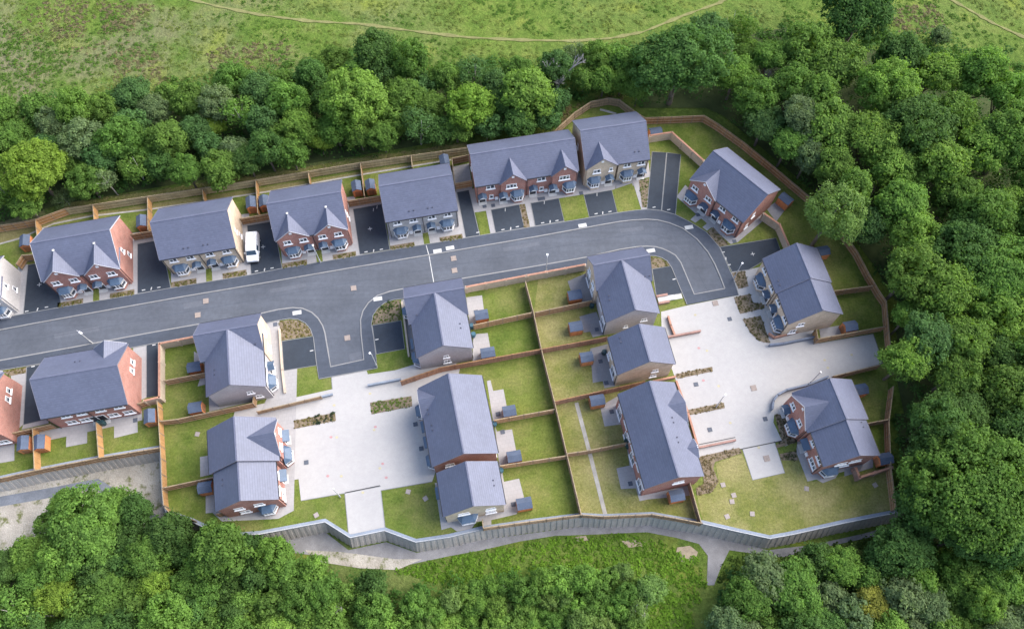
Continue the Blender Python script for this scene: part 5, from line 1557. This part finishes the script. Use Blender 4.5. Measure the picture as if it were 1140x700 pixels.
for px, py, s, lab in ((619, 103, 5.2, 'bare white dead tree leaning over the green belt'), (846, 104, 4.6, 'bare grey dead tree between green ones north of the wood'), (378, 694, 3.2, 'bare grey dead tree at the southern edge'), (716, 678, 2.5, 'pale bare dead tree in the southern scrub')):
    x, y = W(px, py, terrain(*W(px, py)))
    r_ = tag(empty('dead_tree', (x, y, terrain(x, y)), rt.uniform(0, 6)), lab, 'tree', None)
    r_.scale = (s, s, s)
    put('trunk', dead_mesh(), r_)

# ------------------------------------------------------------------ undergrowth, bracken and bed planting: nobody could count these
def scatter(name, pts, sizes, per, leaf, colour, flat=.7, up=.5):
    Ps, Ns, Ss = [], [], []
    for (x, y, z), s in zip(pts, sizes):
        n = max(4, int(per * rng.uniform(.7, 1.3)))
        d = unit(n); d[:, 2] = np.abs(d[:, 2])
        Ps.append(np.array([x, y, z]) + d * s * rng.uniform(.5, 1.0, n)[:, None] * np.array([1, 1, flat]))
        nn = d + unit(n) * .6 + np.array([0, 0, up]); Ns.append(nn / np.linalg.norm(nn, axis=1)[:, None]); Ss.append(leaf * rng.uniform(.6, 1.4, n))
    o = put(name, leaf_mesh(name, quads(np.concatenate(Ps), np.concatenate(Ns), np.concatenate(Ss)), M['leaf']))
    o.color = (*colour, 1)
    return tag(o, kind='stuff')


def fill(pg, n):
    x0, x1 = min(p[0] for p in pg), max(p[0] for p in pg); y0, y1 = min(p[1] for p in pg), max(p[1] for p in pg)
    out = []
    while len(out) < n:
        p = (rt.uniform(x0, x1), rt.uniform(y0, y1))
        if inside(p, pg):
            z = zt(*p)
            x, y = W(p[0], p[1], z)
            out.append((x, y, terrain(x, y)))
    return out


NW = [(-40, 120), (180, 105), (395, 62), (500, 75), (620, 70), (700, 52), (710, 100), (690, 108), (660, 104), (625, 130), (575, 142), (400, 172), (200, 203), (72, 226), (0, 246), (-40, 250)]
EW = [(700, 60), (790, 30), (900, 25), (1000, 40), (1180, 80), (1180, 715), (1010, 715), (1003, 575), (998, 470), (1000, 400), (997, 335), (975, 300), (960, 275), (905, 212), (862, 178), (830, 150), (806, 128), (790, 118), (700, 118)]
SW_ = [(-40, 630), (60, 620), (90, 600), (200, 600), (280, 605), (340, 625), (440, 658), (480, 652), (600, 638), (690, 634), (726, 652), (705, 715), (-40, 715)]
SE_ = [(800, 640), (870, 626), (1004, 604), (1010, 715), (790, 715)]
for nm, pg, n, s, colr in (('undergrowth', NW, 760, (.5, 1.5), (.060, .130, .034)), ('undergrowth', EW, 820, (.6, 1.6), (.058, .125, .036)), ('undergrowth', SW_, 520, (.5, 1.4), (.068, .150, .032)), ('undergrowth', SE_, 160, (.5, 1.4), (.046, .105, .032))):
    P = [(x, y, z + (rt.uniform(0, 2.6) if pg is EW or pg is SE_ else rt.uniform(0, 1.2))) for x, y, z in fill(pg, n)]
    scatter(nm, P, [rt.uniform(*s) * 1.25 for _ in P], 46, .30, colr, 1.0)
# the woods run on beyond the frame to the east and south
P = []
for _ in range(1500):
    x, y = rt.uniform(-130, 160), rt.uniform(-45, 112)
    u, v = PX(x, y, terrain(x, y) + 4)
    if (u > 1190 and y < 100) or (v > 745 and y < 14): P.append((x, y, terrain(x, y) + rt.uniform(1.5, 4.5)))
scatter('far_woods', P, [rt.uniform(1.6, 3.2) for _ in P], 90, .55, (.085, .175, .042), .9)
# bracken and tall grass over the meadow
MEAD = [(-60, -20), (1200, -20), (1200, 70), (1000, 40), (905, 20), (800, 28), (700, 56), (620, 72), (500, 76), (395, 64), (180, 108), (-60, 125)]
def near_path(p):
    return any(math.hypot(p[0] - q[0], p[1] - q[1]) < 1.1 for q in PATHW)
PATHW = []
for p in PATHS:
    for i in range(len(p) - 1):
        for q in range(30):
            f = q / 30; a_, b_ = p[i][0] * (1 - f) + p[i + 1][0] * f, p[i][1] * (1 - f) + p[i + 1][1] * f
            PATHW.append(W(a_, b_, zt(a_, b_)))
def patch(x, y, k, ph):
    return math.sin(x * k + ph) * math.cos(y * k * 1.3 + ph * 2) + .5 * math.sin(x * k * 2.3 + y * k * 1.9 + ph * 3)
P = [q for q in fill(MEAD, 3400) if not near_path(q)]
P += [q for q in fill([(-40, 20), (90, 40), (60, 100), (-40, 110)], 300)]
A = [q for q in P if patch(q[0], q[1], .12, 1) > .1]; B = [q for q in P if patch(q[0], q[1], .12, 1) <= .1]
scatter('bracken', A, [rt.uniform(.25, .65) for _ in A], 16, .20, (.088, .165, .030), .5, 1.5)
scatter('tall_grass', B, [rt.uniform(.25, .6) for _ in B], 14, .18, (.135, .180, .044), .45, 1.6)
DRY = [(40, -10), (100, -10), (95, 40), (60, 45)], [(110, 5), (170, 5), (150, 35), (115, 40)], [(20, 0), (120, -10), (180, 10), (150, 60), (60, 70), (30, 90), (0, 60)], [(225, 55), (330, 40), (320, 70), (240, 85)], [(120, 60), (170, 50), (190, 95), (130, 100)], [(990, 10), (1040, 5), (1060, 40), (1000, 38)]
for pg in DRY:
    D = fill(pg, 150); scatter('dry_bracken', D, [rt.uniform(.25, .55) for _ in D], 9, .26, (.165, .145, .080), .4, 1.4)
SHR = [(-40, 100), (60, 118), (150, 95), (250, 78), (330, 70), (390, 52), (470, 62), (560, 66), (630, 58), (700, 48), (700, 66), (630, 80), (500, 90), (395, 78), (300, 98), (180, 122), (60, 138), (-40, 140)]
S_ = fill(SHR, 260); scatter('undergrowth', S_, [rt.uniform(.5, 1.3) for _ in S_], 40, .28, (.085, .165, .034))
S_ = fill([(785, 40), (870, 25), (1000, 38), (1180, 80), (1180, 100), (1000, 66), (880, 45), (790, 62)], 170); scatter('undergrowth', S_, [rt.uniform(.5, 1.4) for _ in S_], 40, .28, (.075, .160, .034))
VERGE = [(440, 636), (480, 624), (540, 614), (620, 600), (700, 595), (745, 605), (775, 620), (785, 650), (760, 715), (690, 715), (735, 655), (695, 630), (600, 634), (500, 652)]
V_ = fill(VERGE, 900); scatter('rough_grass', V_, [rt.uniform(.25, .6) for _ in V_], 12, .24, (.130, .240, .030), .5, .8)
V_ = fill([(800, 622), (862, 616), (1000, 592), (1000, 604), (870, 628), (800, 650)], 130); scatter('rough_grass', V_, [rt.uniform(.3, .7) for _ in V_], 14, .24, (.060, .10, .022), .5, .8)
V_ = fill(STRAW, 420); scatter('tall_grass', V_, [rt.uniform(.15, .35) for _ in V_], 10, .2, (.26, .235, .12), .5, .6)
V_ = fill([(632, 118), (690, 104), (700, 112), (684, 108), (658, 110), (640, 122), (612, 150)], 40); scatter('tall_grass', V_, [rt.uniform(.25, .6) for _ in V_], 12, .26, (.20, .17, .08), .5, .6)


def fill0(pg, n):
    x0, x1 = min(p[0] for p in pg), max(p[0] for p in pg); y0, y1 = min(p[1] for p in pg), max(p[1] for p in pg)
    out = []
    while len(out) < n:
        p = (rt.uniform(x0, x1), rt.uniform(y0, y1))
        if inside(p, pg): out.append((*W(p[0], p[1]), .03))
    return out


bedc = [(.17, .15, .06), (.12, .18, .04), (.19, .15, .08), (.18, .15, .08), (.20, .165, .09), (.17, .15, .05), (.10, .14, .035), (.15, .15, .05), (.12, .11, .06), (.12, .115, .05), (.12, .115, .05), (.10, .09, .055), (.08, .09, .045), (.17, .14, .05), (.11, .15, .04), (.14, .125, .06), (.16, .14, .05), (.15, .17, .05)]
for k, bd in enumerate(BEDS):
    area = abs(sum(bd[i - 1][0] * bd[i][1] - bd[i][0] * bd[i - 1][1] for i in range(len(bd)))) / 2
    P = fill0(bd, max(8, int(area / 5)))
    scatter('ground_cover', P, [rt.uniform(.08, .24) for _ in P], 10, .12, bedc[k], .8, .7)
P = []
for (x, y, a) in ((-58.18, 53.97, 11.42), (-43.08, 57.02, 10.86), (-28.02, 59.87, 10.86), (-13.06, 62.62, 10.73)):
    c, s_ = math.cos(R(a)), math.sin(R(a))
    for u0, u1 in ((-5.1, -1.85), (1.95, 5.05)):
        for _ in range(40):
            u, v = rt.uniform(u0, u1), rt.uniform(-6.0, -5.35); P.append((x + c * u - s_ * v, y + s_ * u + c * v, .04))
scatter('ground_cover', P, [rt.uniform(.10, .22) for _ in P], 9, .13, (.15, .145, .045), .8, .7)
P = fill0([(446, 326), (428, 339), (420, 345), (418, 352), (432, 350)], 10) ; 
scatter('ground_cover', P, [rt.uniform(.2, .4) for _ in P], 12, .18, (.06, .10, .03), .8, .7)
P = fill0([(349, 462.6), (373, 459), (374, 468), (350, 472)], 24); scatter('ground_cover', P, [rt.uniform(.15, .3) for _ in P], 12, .16, (.035, .055, .035), .8, .7)

# ------------------------------------------------------------------ light, air, camera
SUN_EL, SUN_AZ = R(41), R(68)          # azimuth from north towards east
w = bpy.data.worlds.new('World'); scene.world = w; w.use_nodes = True
nt = w.node_tree
sky = nt.nodes.new('ShaderNodeTexSky'); sky.sky_type = 'NISHITA'; sky.sun_disc = False
sky.sun_elevation = SUN_EL; sky.sun_rotation = SUN_AZ
sky.air_density = 1.0; sky.dust_density = 2.0; sky.ozone_density = 1.0
bg = nt.nodes['Background']; bg.inputs[1].default_value = .125
hs = nt.nodes.new('ShaderNodeHueSaturation'); hs.inputs['Saturation'].default_value = .86
nt.links.new(sky.outputs[0], hs.inputs['Color']); nt.links.new(hs.outputs[0], bg.inputs[0])
sl = bpy.data.lights.new('sun', 'SUN'); sl.energy = 2.2; sl.angle = R(62); sl.color = (1, .94, .86)
so = bpy.data.objects.new('sun', sl); COL.objects.link(so)
dv = Vector((math.sin(SUN_AZ) * math.cos(SUN_EL), math.cos(SUN_AZ) * math.cos(SUN_EL), math.sin(SUN_EL)))
so.rotation_euler = dv.to_track_quat('Z', 'Y').to_euler()

cd = bpy.data.cameras.new('camera'); co = bpy.data.objects.new('camera', cd); COL.objects.link(co)
cd.sensor_width = 36; cd.lens = F_PX / 1140 * 36; cd.clip_end = 3000; cd.clip_start = .5
right, down, fwd = Vector((1, 0, 0)), Vector((0, -SP, -CP)), Vector((0, CP, -SP))
r2 = CR * right - SR * down; d2 = SR * right + CR * down
mt = Matrix((r2, -d2, -fwd)).transposed().to_4x4(); mt.translation = (0, 0, CAM_Z)
co.matrix_world = mt
scene.camera = co
vs = scene.view_settings
vs.view_transform = 'Standard'; vs.look = 'None'; vs.gamma = 1.0; vs.exposure = 1.66
scene.cycles.max_bounces = 6; scene.cycles.diffuse_bounces = 3; scene.cycles.transparent_max_bounces = 4
